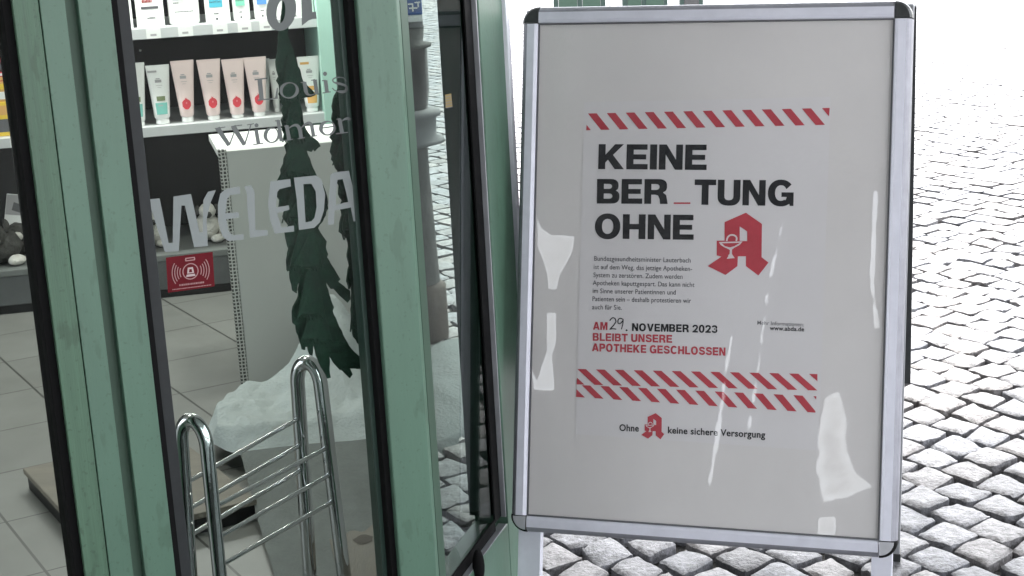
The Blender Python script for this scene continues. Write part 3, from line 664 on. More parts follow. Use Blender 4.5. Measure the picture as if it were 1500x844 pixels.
z1 = prodbox('yellow_carton', 'yellow carton with dark picture at the left edge above the shelf board', -26, 21, 152, 203, YELLOW, [ORANGE, DARKT, PLASTW], -.05, zl)
z1 = prodbox('orange_carton', 'orange carton lying on the yellow carton', -24, 16, 122, 152, ORANGE, [YELLOW, PLASTW, REDP], -.055, z1 + .0006)
z1 = prodbox('red_carton', 'flat bright red carton on the orange carton', -24, 13, 108, 122, REDP, [PLASTW, ORANGE, YELLOW], -.06, z1 + .0006)
prodbox('dark_carton', 'dark red brown carton on top of the red carton', -24, 9, 84, 108, mat('brown_red_print', (.12, .03, .025), .4), [REDP, DARKT, PLASTW], -.065, z1 + .0006)
prodbox('orange_carton', 'small orange carton at the left edge of the upper board', -26, 5, 36, 60, ORANGE, [YELLOW, PLASTW, REDP], -.05, onQ(10, 60).z + .0006)

# ------------------------------------------------------------------ plush toys on the base cabinet
ztop = zt + .0006
def plush(label, px, py, r_, spec, d):
    c = onQ(px, py, d); c.z = ztop
    t = thing('plush_toy', label, 'plush toy', c, 'plush toys on the base cabinet')
    names = {}
    for nm, m, dx, dz, dd, rx, ry, rz in spec:
        b = MB(); b.ball(c + qD * dx * r_ + UP * (dz * r_) + qN * dd * r_, rx * r_, ry * r_, rz * r_, 0, 18, 12, Matrix.Rotation(R(-12), 3, 'Z'), .12); b.build(nm, m, t)
sheep = [('body', PLUSHG, 0, .62, 0, .72, .7, .62), ('head', PLUSHG, -.15, 1.05, .45, .45, .42, .42), ('muzzle', PLUSHW, -.15, .95, .85, .25, .22, .2), ('foot', PLUSHW, .55, .18, .55, .28, .35, .18), ('foot', PLUSHW, -.55, .18, .55, .28, .35, .18), ('ear', PLUSHG, .3, 1.35, .4, .12, .1, .25), ('ear', PLUSHG, -.55, 1.35, .4, .12, .1, .25)]
lamb = [('body', PLUSHW, 0, .75, 0, .55, .6, .7), ('head', PLUSHW, .05, 1.55, .3, .4, .4, .38), ('muzzle', PLUSHG, .05, 1.42, .68, .2, .16, .16), ('foot', PLUSHW, -.42, .2, .5, .3, .4, .2), ('foot', PLUSHW, .42, .2, .5, .3, .4, .2), ('ear', PLUSHG, .48, 1.6, .2, .14, .1, .24), ('ear', PLUSHG, -.4, 1.6, .2, .14, .1, .24)]
plush('white plush lamb with grey muzzle behind the window letter E', 306, 352, .062, lamb, -.13)
plush('white plush lamb half hidden by the white display board', 333, 350, .058, lamb, -.14)
plush('white plush lamb at the left edge of the narrow pane', 226, 356, .055, lamb, -.14)
plush('round dark grey plush sheep at the left edge beyond the mullion', 4, 388, .085, sheep, -.10)
plush('dark grey plush sheep with white feet next to the left mullion', 38, 384, .070, sheep, -.20)
ring_ = MB(); rc_ = onQ(8, 356, -.01)
cd = thing('picture_card', 'grey and white picture card leaning behind the plush sheep', 'card', onQ(24, 340, -.33))
pc = [onQ(4, 345, -.26), onQ(44, 342, -.26), onQ(36, 286, -.36), onQ(10, 284, -.36)]
b = MB(); b.prism(pc, Vector((0, .004, 0))); b.build('card_board', PLASTW, cd)
b = MB(); nn = (pc[1] - pc[0]).cross(pc[3] - pc[0]).normalized() * -1; nn = nn if nn.dot(qN) > 0 else -nn
bi = lambda u_, v_: pc[0].lerp(pc[1], u_).lerp(pc[3].lerp(pc[2], u_), v_) + nn * .001
b.add([bi(u_, v_) for u_, v_ in ((0.02, .5), (.98, .45), (.98, .98), (.02, .98))], [(0, 1, 2, 3)], 0); b.add([bi(u_, v_) + nn * .0005 for u_, v_ in ((.3, .6), (.75, .52), (.7, .75), (.4, .8))], [(0, 1, 2, 3)], 1)
b.build('picture', [GREYT, DARKT], cd, recalc=False)

# ------------------------------------------------------------------ white display board box
honey = bpy.data.materials.new('honeycomb_edge'); honey.use_nodes = True; t = honey.node_tree; bb = t.nodes['Principled BSDF']
tc = t.nodes.new('ShaderNodeTexCoord'); mpn = t.nodes.new('ShaderNodeCombineXYZ'); vdt = t.nodes.new('ShaderNodeVectorMath'); vdt.operation = 'DOT_PRODUCT'; vdt.inputs[1].default_value = (math.sin(R(76)), math.cos(R(76)), 0); spz = t.nodes.new('ShaderNodeSeparateXYZ')
vo = t.nodes.new('ShaderNodeTexVoronoi'); vo.feature = 'DISTANCE_TO_EDGE'; vo.inputs['Randomness'].default_value = .2; vo.inputs['Scale'].default_value = 118; vo.voronoi_dimensions = '2D'
t.links.new(tc.outputs['Object'], vdt.inputs[0]); t.links.new(tc.outputs['Object'], spz.inputs[0]); t.links.new(vdt.outputs['Value'], mpn.inputs[0]); t.links.new(spz.outputs[2], mpn.inputs[1]); t.links.new(mpn.outputs[0], vo.inputs['Vector'])
cr_ = t.nodes.new('ShaderNodeValToRGB'); cr_.color_ramp.elements[0].position = .12; cr_.color_ramp.elements[0].color = (.68, .68, .64, 1); cr_.color_ramp.elements[1].position = .22; cr_.color_ramp.elements[1].color = (.07, .07, .065, 1)
t.links.new(vo.outputs['Distance'], cr_.inputs[0]); t.links.new(cr_.outputs[0], bb.inputs['Base Color'])
# front board plane: azimuth 64, through the foot pixel (365,566)
bD = azv(76); bN = Vector((bD.y, -bD.x, 0)); BP = hitz(365, 566, FLOOR + .001)
def onB(x, y, d=0.): return hitp(x, y, BP + bN * d, bN)
sB_ = lambda p: (p - BP).dot(bD)
disp = thing('display_plinth', 'tall white display plinth of honeycomb board behind the felt trees', 'plinth', BP)
eT = onB(330, 222); zbt = eT.z - BP.z; e1 = sB_(onB(510, 380)) + .08
b = MB(); b.box(BP, bD, bN, UP, (.0, e1), (-.016, 0), (0, zbt)); b.build('front_board', WHITE, disp, bevel=.001)
eW = -(.018)
b = MB(); b.box(BP, bD, bN, UP, (eW, -.0005), (-.02, .0005), (0, zbt + .004)); b.build('honeycomb_edge', honey, disp)
b = MB(); b.box(BP, bD, bN, UP, (eW, e1), (-.30, -.021), (zbt - .016, zbt)); b.build('top_board', mat('top_white', (.82, .83, .80), .5), disp, bevel=.001)
b = MB(); b.box(BP, bD, bN, UP, (e1 - .016, e1), (-.30, -.0205), (0, zbt - .0165)); b.build('side_board', WHITE, disp)
b = MB(); b.box(BP, bD, bN, UP, (.02, .036), (-.30, -.0205), (0, zbt - .0165)); b.build('side_board', WHITE, disp)

# ------------------------------------------------------------------ low wooden platform, fleece, cloth
pz = FLOOR + .042
tA = azv(60); tB = azv(150)
c0 = hitz(130, 792, pz)
lb_ = hitz(15, 690, pz); Lb = (lb_ - c0).dot(tB); Ra = (hitz(373, 728, pz) - c0).dot(tA)
b = MB(); b.box(Vector((c0.x, c0.y, 0)), tA, tB, UP, (0, Ra), (Lb, 0), (FLOOR + .030, pz))
plat = thing('display_platform', 'low tan wooden platform on the tiles left and right of the mullion', 'platform', Vector((c0.x, c0.y, FLOOR)))
b.build('platform_top', TAN, plat, bevel=.002)
b = MB(); b.box(Vector((c0.x, c0.y, 0)), tA, tB, UP, (.005, Ra - .004), (Lb + .01, -.005), (FLOOR + .0005, FLOOR + .0298)); b.build('platform_skirt', BLACK, plat)

def heightfield(name, m, pts_fn, nu, nv, parent=None, thick=0.):
    V = []; 
    for j in range(nv):
        for i in range(nu): V.append(pts_fn(i / (nu - 1), j / (nv - 1)))
    F = [(j * nu + i, j * nu + i + 1, (j + 1) * nu + i + 1, (j + 1) * nu + i) for j in range(nv - 1) for i in range(nu - 1)]
    b = MB(); b.add(V, F, 0, True); o = b.build(name, m, parent, recalc=False)
    if thick: s_ = o.modifiers.new('s', 'SOLIDIFY'); s_.thickness = thick; s_.offset = -1
    return o
# artificial snow fleece: rows from the back edge (pixels on the floor plane) to the front edge, then down to the floor
back = [(300, 622), (335, 588), (372, 566), (430, 556), (500, 540), (560, 536)]
front = [(308, 640), (330, 652), (362, 662), (420, 655), (500, 646), (566, 640)]
def lerpl(L_, u):
    f = u * (len(L_) - 1); i = min(int(f), len(L_) - 2); f -= i
    return (L_[i][0] * (1 - f) + L_[i + 1][0] * f, L_[i][1] * (1 - f) + L_[i + 1][1] * f)
def snowpt(u, v):
    a_ = lerpl(back, u); c_ = lerpl(front, u)
    p = hitz(a_[0] * (1 - v) + c_[0] * v, a_[1] * (1 - v) + c_[1] * v, pz + .012)
    edge = min(1, min(v, 1 - v) * 6) * min(1, u * 9 + .0)
    n_ = noise.noise(p * 9) * .5 + noise.noise(p * 23) * .25 + noise.noise(p * 60) * .12
    p.z += .03 * edge * (1 + n_ * 1.2) - .012 * (1 - edge)
    md = ((u - .78) / .17) ** 2 + ((v - .12) / .3) ** 2
    p.z += .16 * math.exp(-md) * (1 + .3 * n_)
    return p
fle = heightfield('snow_fleece', SNOW, snowpt, 90, 50, None)
tag(fle, 'white artificial snow fleece spread at the foot of the felt trees', 'fleece')
def clothpt(u, v):
    c_ = lerpl([(352, 664), (400, 658), (455, 652), (512, 648), (575, 641)], u)
    p = hitz(c_[0], c_[1], pz + .014); q = hitz(412 + 190 * u, 880 - 60 * u, FLOOR + .001)
    r_ = p.lerp(q, v); k = math.sin(v * math.pi / 2)
    r_.z = p.z * (1 - v) + q.z * v - .01 * math.sin(math.pi * v)
    r_.z += .006 * noise.noise(Vector((u * 7, v * 3, 1))) * math.sin(math.pi * min(1, v * 1.02)) + .003
    return r_
clo = heightfield('shaded_fleece_drape', mat('shaded_fleece', (.17, .185, .18), .95, var=.12, vscale=20, bump=.002, bscale=150), clothpt, 40, 24)  # lower run of the fleece, its shade put into a greyer colour
tag(clo, 'snow fleece hanging down behind the chrome rack, greyed to show its shade', 'cloth')
wb_ = MB(); qq = [hitz(x, y, FLOOR + .012) for x, y in ((472, 752), (580, 728), (640, 900), (520, 930))]
wb_.prism([p - UP * .0115 for p in qq], UP * .0115)
bo = wb_.build('wood_board', mat('brown_wood', (.135, .122, .10), .6, var=.25, vscale=6, bump=.0008, bscale=50, stretch=(5, 1, 1)), None); tag(bo, 'brown wooden board with a dark knot on the floor right of the chrome rack', 'board')
kn = MB(); kc = hitz(532, 790, FLOOR + .0128); kn.add([kc + Vector((.016 * math.cos(i * .45) * (1 + .2 * math.sin(i * 2)), .022 * math.sin(i * .45), 0)) for i in range(14)], [tuple(range(14))]); kn.build('knot', mat('dark_knot', (.05, .04, .03), .7), bo, recalc=False)

# ------------------------------------------------------------------ chrome rack
def hrack():
    aN = azv(22)
    def plane_at(px, py, dist):
        d_ = ray(px, py); h = Vector((d_.x, d_.y, 0)).length; return EYE + d_ * (dist / h)
    P1 = plane_at(285, 607, 2.235); P2 = plane_at(455, 520, 2.51)
    A1 = lambda x, y: hitp(x, y, P1, aN); A2 = lambda x, y: hitp(x, y, P2, aN)
    rk = thing('chrome_rack', 'low chrome tube rack with two arches joined by thin rods behind the glass', 'rack', Vector((P1.x, P1.y, FLOOR)))
    def arch(Pf, Ll, Rr, top, r_):
        # Ll, Rr: (px,py) lists from the top down
        l0, r0_ = Pf(*Ll[0]), Pf(*Rr[0]); t = Pf(*top)
        c = (l0 + r0_) / 2; X = (r0_ - l0) / 2; hh = (t - c); hh = UP * hh.z
        arc = [c - X * math.cos(a) + hh * math.sin(a) for a in [math.pi * i / 16 for i in range(17)]]
        lb = Pf(*Ll[1]); rb = Pf(*Rr[1])
        def down(a_, b_): d_ = b_ - a_; k = (FLOOR - a_.z) / d_.z; return a_ + d_ * k
        lf, rf = down(l0, lb), down(r0_, rb)
        path = [lf.lerp(l0, k / 5) for k in range(5)] + arc + [r0_.lerp(rf, k / 5) for k in range(1, 6)]
        b = MB(); b.tube(path, r_, 20); b.build('arch', CHROME, rk); return
    arch(A1, [(266, 648), (279, 844)], [(303, 655), (322, 844)], (284, 616), .0105)
    arch(A2, [(436, 562), (454, 844)], [(470, 566), (504, 844)], (451, 531), .0120)
    lx = lambda y: 266 + (y - 648) * 13 / 196; rx = lambda y: 303 + (y - 655) * 19 / 189
    lx2 = lambda y: 436 + (y - 562) * 18 / 282; rx2 = lambda y: 470 + (y - 566) * 34 / 278
    for (f1, y1, f2, y2) in ((lx, 709, lx2, 612), (lx, 748, lx2, 651), (lx, 786, lx2, 687), (rx, 744, rx2, 655), (rx, 789, rx2, 694), (rx, 830, rx2, 733)):
        b = MB(); b.tube([A1(f1(y1), y1), A2(f2(y2), y2)], .0036, 10); b.build('rod', CHROME, rk)
hrack()

# ------------------------------------------------------------------ felt trees hanging behind the pane
t1 = [(415, -20), (413, 20), (410, 45), (407, 75), (404, 90), (406, 104), (408, 112), (405, 118), (409, 126), (407, 138), (411, 146), (410, 150), (414, 155), (412, 162), (415, 170), (412, 176), (414, 184), (413, 190), (417, 198), (422, 208), (417, 213), (420, 224), (416, 232), (415, 240), (411, 249), (412, 255), (408, 264),
      (404, 268), (409, 280), (407, 288), (411, 294), (409, 303), (416, 310), (414, 318), (422, 330), (417, 340), (418, 352), (421, 364), (418, 380), (419.6, 396), (424, 397), (426, 412), (429, 426), (434.5, 430), (436, 418), (441, 404), (444, 386), (443, 400), (437, 424), (437, 434), (433, 444), (429, 457), (430, 474), (434.5, 478), (436, 488), (440, 499), (443, 512.5), (447, 513), (448, 507), (450.5, 508), (454, 520), (457.5, 521), (459, 502), (463, 521), (470, 538), (479, 554), (483, 553), (482, 536), (481, 519), (488, 531), (498, 542), (500, 541), (512, 553.5), (516, 548.5), (513.5, 539), (524, 541), (535, 540), (536, 530), (524, 520), (511, 506), (502, 490), (494, 472), (487, 455), (489, 450), (483, 434), (477, 418), (476.5, 411), (480, 418), (484, 423), (487, 422), (497, 433), (508, 443), (512, 437.5), (511, 425), (502, 418), (494, 412), (497, 408), (488, 393), (477, 376), (479, 372), (476, 362), (478, 354), (471, 343), (466, 334), (474, 320), (480, 305), (478, 290), (472, 270), (463, 256), (456, 240), (450, 221), (457, 223), (460, 218), (462, 222), (466, 217), (470, 214), (466, 207), (456, 200), (449, 190), (446, 183), (442, 165), (437, 146), (447, 141), (454, 142), (461, 139), (455, 131), (444, 120), (440, 106), (434, 92), (428, 71), (422, 50), (423, 40), (421, 10), (419, -20)]
t2 = [(500, 118), (496, 130), (491, 140), (488, 150), (486.5, 156), (488, 164), (486, 174), (488, 182), (490.5, 190), (485, 196), (481.5, 201), (486, 206), (484, 214), (482, 222), (485, 228), (484, 234), (488, 238), (490, 246), (494, 251), (492, 262), (496, 272), (495, 284), (500, 293), (497, 304), (499, 314), (496, 326), (496, 340), (501, 344), (504.5, 352), (507, 346), (509, 351), (511, 357), (510, 378), (513, 390), (508, 412), (511, 424), (515, 416), (515, 465), (516, 480), (519, 495), (523, 499), (525, 504), (528, 506), (530, 480), (534, 500), (560, 520), (575, 400), (560, 250), (530, 140), (512, 112)]
def rough(poly, amp=.7):
    out = []
    for i, p in enumerate(poly):
        q = poly[(i + 1) % len(poly)]; out.append(p); L_ = math.hypot(q[0] - p[0], q[1] - p[1]); n_ = int(L_ / 5)
        for k in range(1, n_): f = k / n_; out.append((p[0] + (q[0] - p[0]) * f + random.uniform(-amp, amp), p[1] + (q[1] - p[1]) * f + random.uniform(-amp, amp)))
    return out
def cut_tree(poly, d, label):
    vs, fs = fill_polys([[(x_, -y_) for x_, y_ in rough(poly)]])
    P = [onM(v[0], -v[1], d) for v in vs]; top = max(P, key=lambda p: p.z)
    b = MB()
    for p in P: p += mN * (.006 * noise.noise(p * 16) + .004 * noise.noise(p * 40))
    b.add(P, fs, 0); o = b.build('felt_tree', FELT, None, loc=MP, recalc=False)
    s_ = o.modifiers.new('s', 'SOLIDIFY'); s_.thickness = .004; s_.offset = 0
    tag(o, label, 'tree decoration', 'felt trees in the window'); return o
T1 = cut_tree(t1, -.09, 'tall dark green felt fir tree hanging behind the middle of the pane')
T2 = cut_tree(t2, -.12, 'dark green felt fir tree half hidden by the right edge of the pane')
# layered fringes lying on the felt (relief of the tiers)
def fringe(tree, tiers, d):
    b = MB(); 
    for (x0, x1, y0, y1, k) in tiers:
        xc = (x0 + x1) / 2
        top = [(xc - (xc - x0) * .35, y0), (xc + (x1 - xc) * .35, y0)]; n_ = k; low = []
        for i in range(n_ + 1):
            f = i / n_; xx = x0 + (x1 - x0) * f; yy = y1 - 6 * abs(f - .5) + random.uniform(-1.5, 1.5)
            low.append((xx, yy)); 
            if i < n_: low.append((xx + (x1 - x0) / n_ * .5, yy - random.uniform(4, 10)))
        vs, fs = fill_polys([[(x_, -y_) for x_, y_ in top + low[::-1]]])
        P = []
        for v in vs:
            f = (-v[1] - y0) / (y1 - y0); P.append(onM(v[0], -v[1], d + .003 + .010 * f + .002 * math.sin(v[0] * 1.7)))
        b.add(P, fs, 0)
    o = b.build('fringe', FELT, tree, loc=ORG[tree.name], recalc=False); o.location = (0, 0, 0)
    s_ = o.modifiers.new('s', 'SOLIDIFY'); s_.thickness = .002
fringe(T1, [(412, 440, 80, 150, 7), (415, 448, 150, 212, 8), (413, 455, 205, 262, 9), (414, 468, 262, 330, 10), (422, 476, 330, 400, 10), (436, 478, 395, 470, 9), (441, 488, 450, 505, 9)], -.086)
fringe(T2, [(492, 530, 140, 195, 7), (488, 535, 195, 245, 8), (500, 540, 250, 345, 7), (514, 545, 345, 490, 6)], -.116)

# ------------------------------------------------------------------ shop lamps
def ceiling_lamp(label, loc, e, sx=.6, sy=.6, colr=(1, .97, .92)):
    t = thing('ceiling_lamp', label, 'lamp', loc, 'shop ceiling lamps')
    L_ = Vector(loc); b = MB(); b.box(L_, Vector((1, 0, 0)), Vector((0, 1, 0)), UP, (-sx / 2 - .02, sx / 2 + .02), (-sy / 2 - .02, sy / 2 + .02), (.004, .05)); b.build('lamp_housing', PLASTW, t)
    l_ = bpy.data.lights.new('lamp', 'AREA'); l_.shape = 'RECTANGLE'; l_.size = sx; l_.size_y = sy; l_.energy = e; l_.color = colr
    o = bpy.data.objects.new('lamp_light', l_); COL.objects.link(o); o.parent = t
ceiling_lamp('square ceiling lamp above the product shelf', (-.42, 3.80, 1.92), 1.3, .14, .14)
ceiling_lamp('square ceiling lamp near the shop window', (-1.25, 2.9, 2.55), 1.5, .3, .3)
# light strip under a header board above the upper shelf
hd = qbox(shelf, 'header', SHELFM, sL, sR, -.42, .05, zs2 + .34, zs2 + .40)
sl_ = bpy.data.lights.new('shelf_light', 'AREA'); sl_.shape = 'RECTANGLE'; sl_.size = 1.6; sl_.size_y = .04; sl_.energy = 2.1; sl_.color = (1, .98, .95)
o = bpy.data.objects.new('shelf_light', sl_); COL.objects.link(o)
o.matrix_world = Matrix.Translation(QP + qD * (-.1) + qN * .06 + UP * (zs2 + .335)) @ Matrix((qD, -(qN * .5 + UP * 0).normalized(), UP)).transposed().to_4x4()
o.rotation_euler = (R(-0), 0, R(12)); o.rotation_euler.x = R(-28)

# ================================================================== THE SIGN
SYAW, SLEAN, STW = R(-16.171), R(13.385), R(-.83)
sc = Vector((.316, 2.540, -.638 + CAM_H))
a_ = Vector((math.cos(SYAW), math.sin(SYAW), 0)); n_h = Vector((math.sin(SYAW), -math.cos(SYAW), 0))
b_ = UP * math.cos(SLEAN) - n_h * math.sin(SLEAN)
sX = a_ * math.cos(STW) + b_ * math.sin(STW); sY = -a_ * math.sin(STW) + b_ * math.cos(STW); sZ = sX.cross(sY).normalized()
BW, BH, PR = .638, .885, .0285
def uv(x, y):
    p = hitp(x, y, sc, sZ) - sc; return (p.dot(sX), p.dot(sY))
def at(u, v, d): return sc + sX * u + sY * v + sZ * d
foot = at(0, -BH / 2 - .2, 0); foot.z = 0
sign = thing('advertising_board', 'aluminium framed A board poster stand on the setts with a pharmacy notice', 'sign', foot)
hw, hh = BW / 2, BH / 2
def rail(name, p0, p1, outdir):
    # cross section: s from inside (0) to outside (PR), z height
    prof = [(0, -.012), (0, .004), (.0015, .0075), (.006, .009), (.0185, .0085), (.0225, .006), (.0265, .001), (PR, -.006), (PR, -.014)]
    b = MB(); r1 = [at(p0[0] + outdir[0] * s_, p0[1] + outdir[1] * s_, z) for s_, z in prof]; r2 = [at(p1[0] + outdir[0] * s_, p1[1] + outdir[1] * s_, z) for s_, z in prof]
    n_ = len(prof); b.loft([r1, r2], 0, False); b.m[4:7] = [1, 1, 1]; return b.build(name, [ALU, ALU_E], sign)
iw, ih = hw - PR, hh - PR
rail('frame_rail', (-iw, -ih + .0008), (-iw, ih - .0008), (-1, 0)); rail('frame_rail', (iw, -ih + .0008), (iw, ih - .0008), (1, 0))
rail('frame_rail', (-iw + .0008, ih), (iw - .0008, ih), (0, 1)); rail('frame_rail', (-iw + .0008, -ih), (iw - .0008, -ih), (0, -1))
def cap(cx, cy, sx, sy, dark):
    b = MB(); n = 8; arc = [(math.cos(a) * PR, math.sin(a) * PR) for a in [math.pi / 2 * i / n for i in range(n + 1)]]
    def ringc(k, z): return [at(cx, cy, z)] + [at(cx + sx * x_ * k, cy + sy * y_ * k, z) for x_, y_ in arc]
    rim = [ringc(1, -.014), ringc(1.0, -.004), ringc(.93, .004), ringc(.80, .0085)]
    b.loft(rim, 0, False)
    if not dark:
        b2 = [ringc(.80, .0087), ringc(.76, .0098)]; b.loft(b2, 1, False)
    b.build('corner_cap', [CAPB if dark else RUBBER, CAPC], sign)
for (cx, cy, sx, sy, dk) in ((-iw, ih, -1, 1, 1), (iw, ih, 1, 1, 1), (-iw, -ih, -1, -1, 0), (iw, -ih, 1, -1, 0)): cap(cx + sx * .0006, cy + sy * .0006, sx, sy, dk)
b = MB(); b.box(sc, sX, sY, sZ, (-iw - .004, iw + .004), (-ih - .004, ih + .004), (-.012, -.004)); b.build('back_panel', GREYP, sign)
b = MB(); b.box(sc, sX, sY, sZ, (-iw - .001, iw + .001), (-ih - .001, ih + .001), (-.0038, .0000)); poster = b.build('poster', PAPER, sign)
# dark lip where the cover meets the rails
b = MB()
for (x0, x1, y0, y1) in ((-iw - .0002, -iw + .0022, -ih, ih), (iw - .0022, iw + .0002, -ih, ih), (-iw + .0023, iw - .0023, ih - .0022, ih + .0002), (-iw + .0023, iw - .0023, -ih - .0002, -ih + .0022)):
    b.box(sc, sX, sY, sZ, (x0, x1), (y0, y1), (.0002, .0046))
b.build('lip', mat('dark_lip', (.10, .10, .11), .5), sign)
# printed sheet
q4 = [uv(x, y) for x, y in ((856, 150), (1217, 142), (1199, 660), (843, 636))]
b = MB(); b.add([at(u_, v_, .0006) for u_, v_ in q4], [(0, 3, 2, 1)]); sheet = b.build('printed_sheet', SHEET, poster, recalc=False)
# --- headline letters, heavy grotesque drawn as outlines (cap height 1)
def arcp(cx, cy, rx, ry, a0, a1, n=10, p=2.5):
    o_ = []
    for i in range(n + 1):
        a = R(a0 + (a1 - a0) * i / n); c_, s_ = math.cos(a), math.sin(a)
        o_.append((cx + rx * math.copysign(abs(c_) ** (2 / p), c_), cy + ry * math.copysign(abs(s_) ** (2 / p), s_)))
    return o_
T_, Hb = .255, .215
GL = {
 'K': (.97, [[(0, 0), (T_, 0), (T_, .26), (.35, .38), (.60, 0), (.94, 0), (.53, .57), (.92, 1), (.60, 1), (T_, .58), (T_, 1), (0, 1)]]),
 'E': (.79, [[(0, 0), (.77, 0), (.77, Hb), (T_, Hb), (T_, .40), (.71, .40), (.71, .60), (T_, .60), (T_, 1 - Hb), (.75, 1 - Hb), (.75, 1), (0, 1)]]),
 'I': (.27, [[(0, 0), (T_, 0), (T_, 1), (0, 1)]]),
 'N': (.88, [[(0, 0), (.24, 0), (.24, .60), (.58, 0), (.85, 0), (.85, 1), (.61, 1), (.61, .40), (.27, 1), (0, 1)]]),
 'B': (.86, [[(0, 0)] + arcp(.52, .285, .32, .285, -90, 40, 10) + [(.70, .535)] + arcp(.50, .735, .30, .265, -30, 90, 9) + [(0, 1)], [(T_, .20), (T_, .41)] + arcp(.47, .305, .11, .105, 90, -90, 6, 2), [(T_, .60), (T_, .80)] + arcp(.45, .70, .11, .10, 90, -90, 6, 2)]),
 'R': (.88, [[(0, 0), (T_, 0), (T_, .37), (.40, .37), (.50, .34), (.56, .20), (.58, 0), (.86, 0), (.83, .20), (.80, .36), (.68, .46)] + arcp(.52, .715, .31, .285, -35, 90, 9) + [(0, 1)], [(T_, .565), (T_, .80)] + arcp(.44, .6825, .115, .1175, 90, -90, 6, 2)]),
 'T': (.82, [[(.275, 0), (.535, 0), (.535, .78), (.81, .78), (.81, 1), (0, 1), (0, .78), (.275, .78)]]),
 'U': (.88, [[(0, 1), (0, .38)] + arcp(.425, .36, .425, .38, 180, 360, 16) + [(.85, 1), (.595, 1), (.595, .38)] + arcp(.425, .36, .17, .165, 0, -180, 10) + [(T_, 1)]]),
 'O': (1.0, [arcp(.48, .5, .48, .525, 0, 350, 34, 2.15), arcp(.48, .5, .215, .305, 0, 350, 28, 2.2)]),
 'H': (.88, [[(0, 0), (T_, 0), (T_, .39), (.595, .39), (.595, 0), (.85, 0), (.85, 1), (.595, 1), (.595, .61), (T_, .61), (T_, 1), (0, 1)]]),
 'G': (.98, [arcp(.48, .5, .48, .525, 38, 308, 26, 2.15) + [(.80, .08), (.815, 0), (.95, 0), (.95, .53), (.50, .53), (.50, .35), (.70, .35), (.66, .23)] + arcp(.48, .5, .215, .305, 300, 48, 20, 2.2) + [(.68, .655)]]),
}
def scurve(*segs):
    o_ = []
    for k, g_ in enumerate(segs): o_ += bez(*g_)[(1 if k else 0):]
    return o_
GL.update({
 ' ': (.26, []),
 'A': (.97, [[(0, 0), (.34, 1), (.63, 1), (.97, 0), (.70, 0), (.645, .19), (.325, .19), (.27, 0)], [(.39, .38), (.58, .38), (.485, .73)]]),
 'M': (1.04, [[(0, 0), (0, 1), (.34, 1), (.52, .42), (.70, 1), (1.04, 1), (1.04, 0), (.80, 0), (.80, .66), (.60, 0), (.44, 0), (.24, .66), (.24, 0)]]),
 'V': (.95, [[(.33, 0), (0, 1), (.27, 1), (.475, .33), (.68, 1), (.95, 1), (.62, 0)]]),
 'L': (.72, [[(0, 0), (.72, 0), (.72, .21), (T_, .21), (T_, 1), (0, 1)]]),
 'P': (.84, [[(0, 0), (T_, 0), (T_, .35), (.48, .35)] + arcp(.50, .675, .33, .325, -90, 90, 12) + [(0, 1)], [(T_, .55), (T_, .80)] + arcp(.44, .675, .12, .125, 90, -90, 6, 2)]),
 'C': (.95, [arcp(.48, .5, .48, .525, 36, 324, 26, 2.15) + arcp(.48, .5, .215, .305, 312, 48, 20, 2.2)]),
 'S': (.86, [stroke(scurve(((.72, .70), (.70, .90), (.43, .89)), ((.43, .89), (.12, .89), (.13, .71)), ((.13, .71), (.14, .57), (.43, .51)), ((.43, .51), (.74, .45), (.74, .28)), ((.74, .28), (.74, .11), (.43, .11)), ((.43, .11), (.12, .11), (.11, .32))), .22)]),
 '0': (.78, [arcp(.39, .5, .39, .525, 0, 350, 30, 2.2), arcp(.39, .5, .14, .32, 0, 350, 24, 2.2)]),
 '2': (.78, [stroke(scurve(((.12, .66), (.12, .90), (.40, .89)), ((.40, .89), (.68, .88), (.65, .66)), ((.65, .66), (.62, .48), (.20, .12))), .22), [(.0, 0), (.76, 0), (.76, .21), (.05, .21)]]),
 '3': (.78, [stroke(scurve(((.11, .72), (.13, .90), (.40, .89)), ((.40, .89), (.66, .87), (.64, .70)), ((.64, .70), (.62, .55), (.36, .53)), ((.36, .53), (.68, .50), (.67, .29)), ((.67, .29), (.64, .10), (.38, .11)), ((.38, .11), (.12, .11), (.10, .30))), .21)]),
})
def word(b, w_, P0, P1, cap, m_i=0, gap=.055, d=.0012):
    """P0: left baseline pixel, P1: right baseline pixel, cap: cap height in pixels"""
    u0_, v0 = uv(*P0); u1_, v1 = uv(*P1); uc, vc = uv(P0[0], P0[1] - cap); hcap = math.hypot(uc - u0_, vc - v0)
    tot = sum(GL[c][0] + gap for c in w_) - gap; L_ = math.hypot(u1_ - u0_, v1 - v0); sx = L_ / tot; ex = ((u1_ - u0_) / L_, (v1 - v0) / L_); ey = (-ex[1], ex[0]); x_ = 0
    for c in w_:
        gl = [GL[c][1]] if c != '2' else [[p_] for p_ in GL[c][1]]
        for gi, gp_ in enumerate(gl):
            if not gp_: continue
            vs, fs = fill_polys(gp_)
            b.add([at(u0_ + ex[0] * (x_ + v[0]) * sx + ey[0] * v[1] * hcap, v0 + ex[1] * (x_ + v[0]) * sx + ey[1] * v[1] * hcap, d + .0001 * gi) for v in vs], fs, m_i)
        x_ += GL[c][0] + gap
b = MB(); word(b, 'KEINE', (876.5, 247.8), (1036, 249.3), 36.5); word(b, 'BER', (874.5, 298.3), (979, 299), 36); word(b, 'TUNG', (1017, 300), (1163.5, 302), 37); word(b, 'OHNE', (871.5, 349.5), (1017, 351.5), 36)
b.build('headline', INK, poster, recalc=False)
def quad(b, P, mi=0, d=.0012): b.add([at(*uv(*p), d) for p in P], [tuple(range(len(P)))], mi)
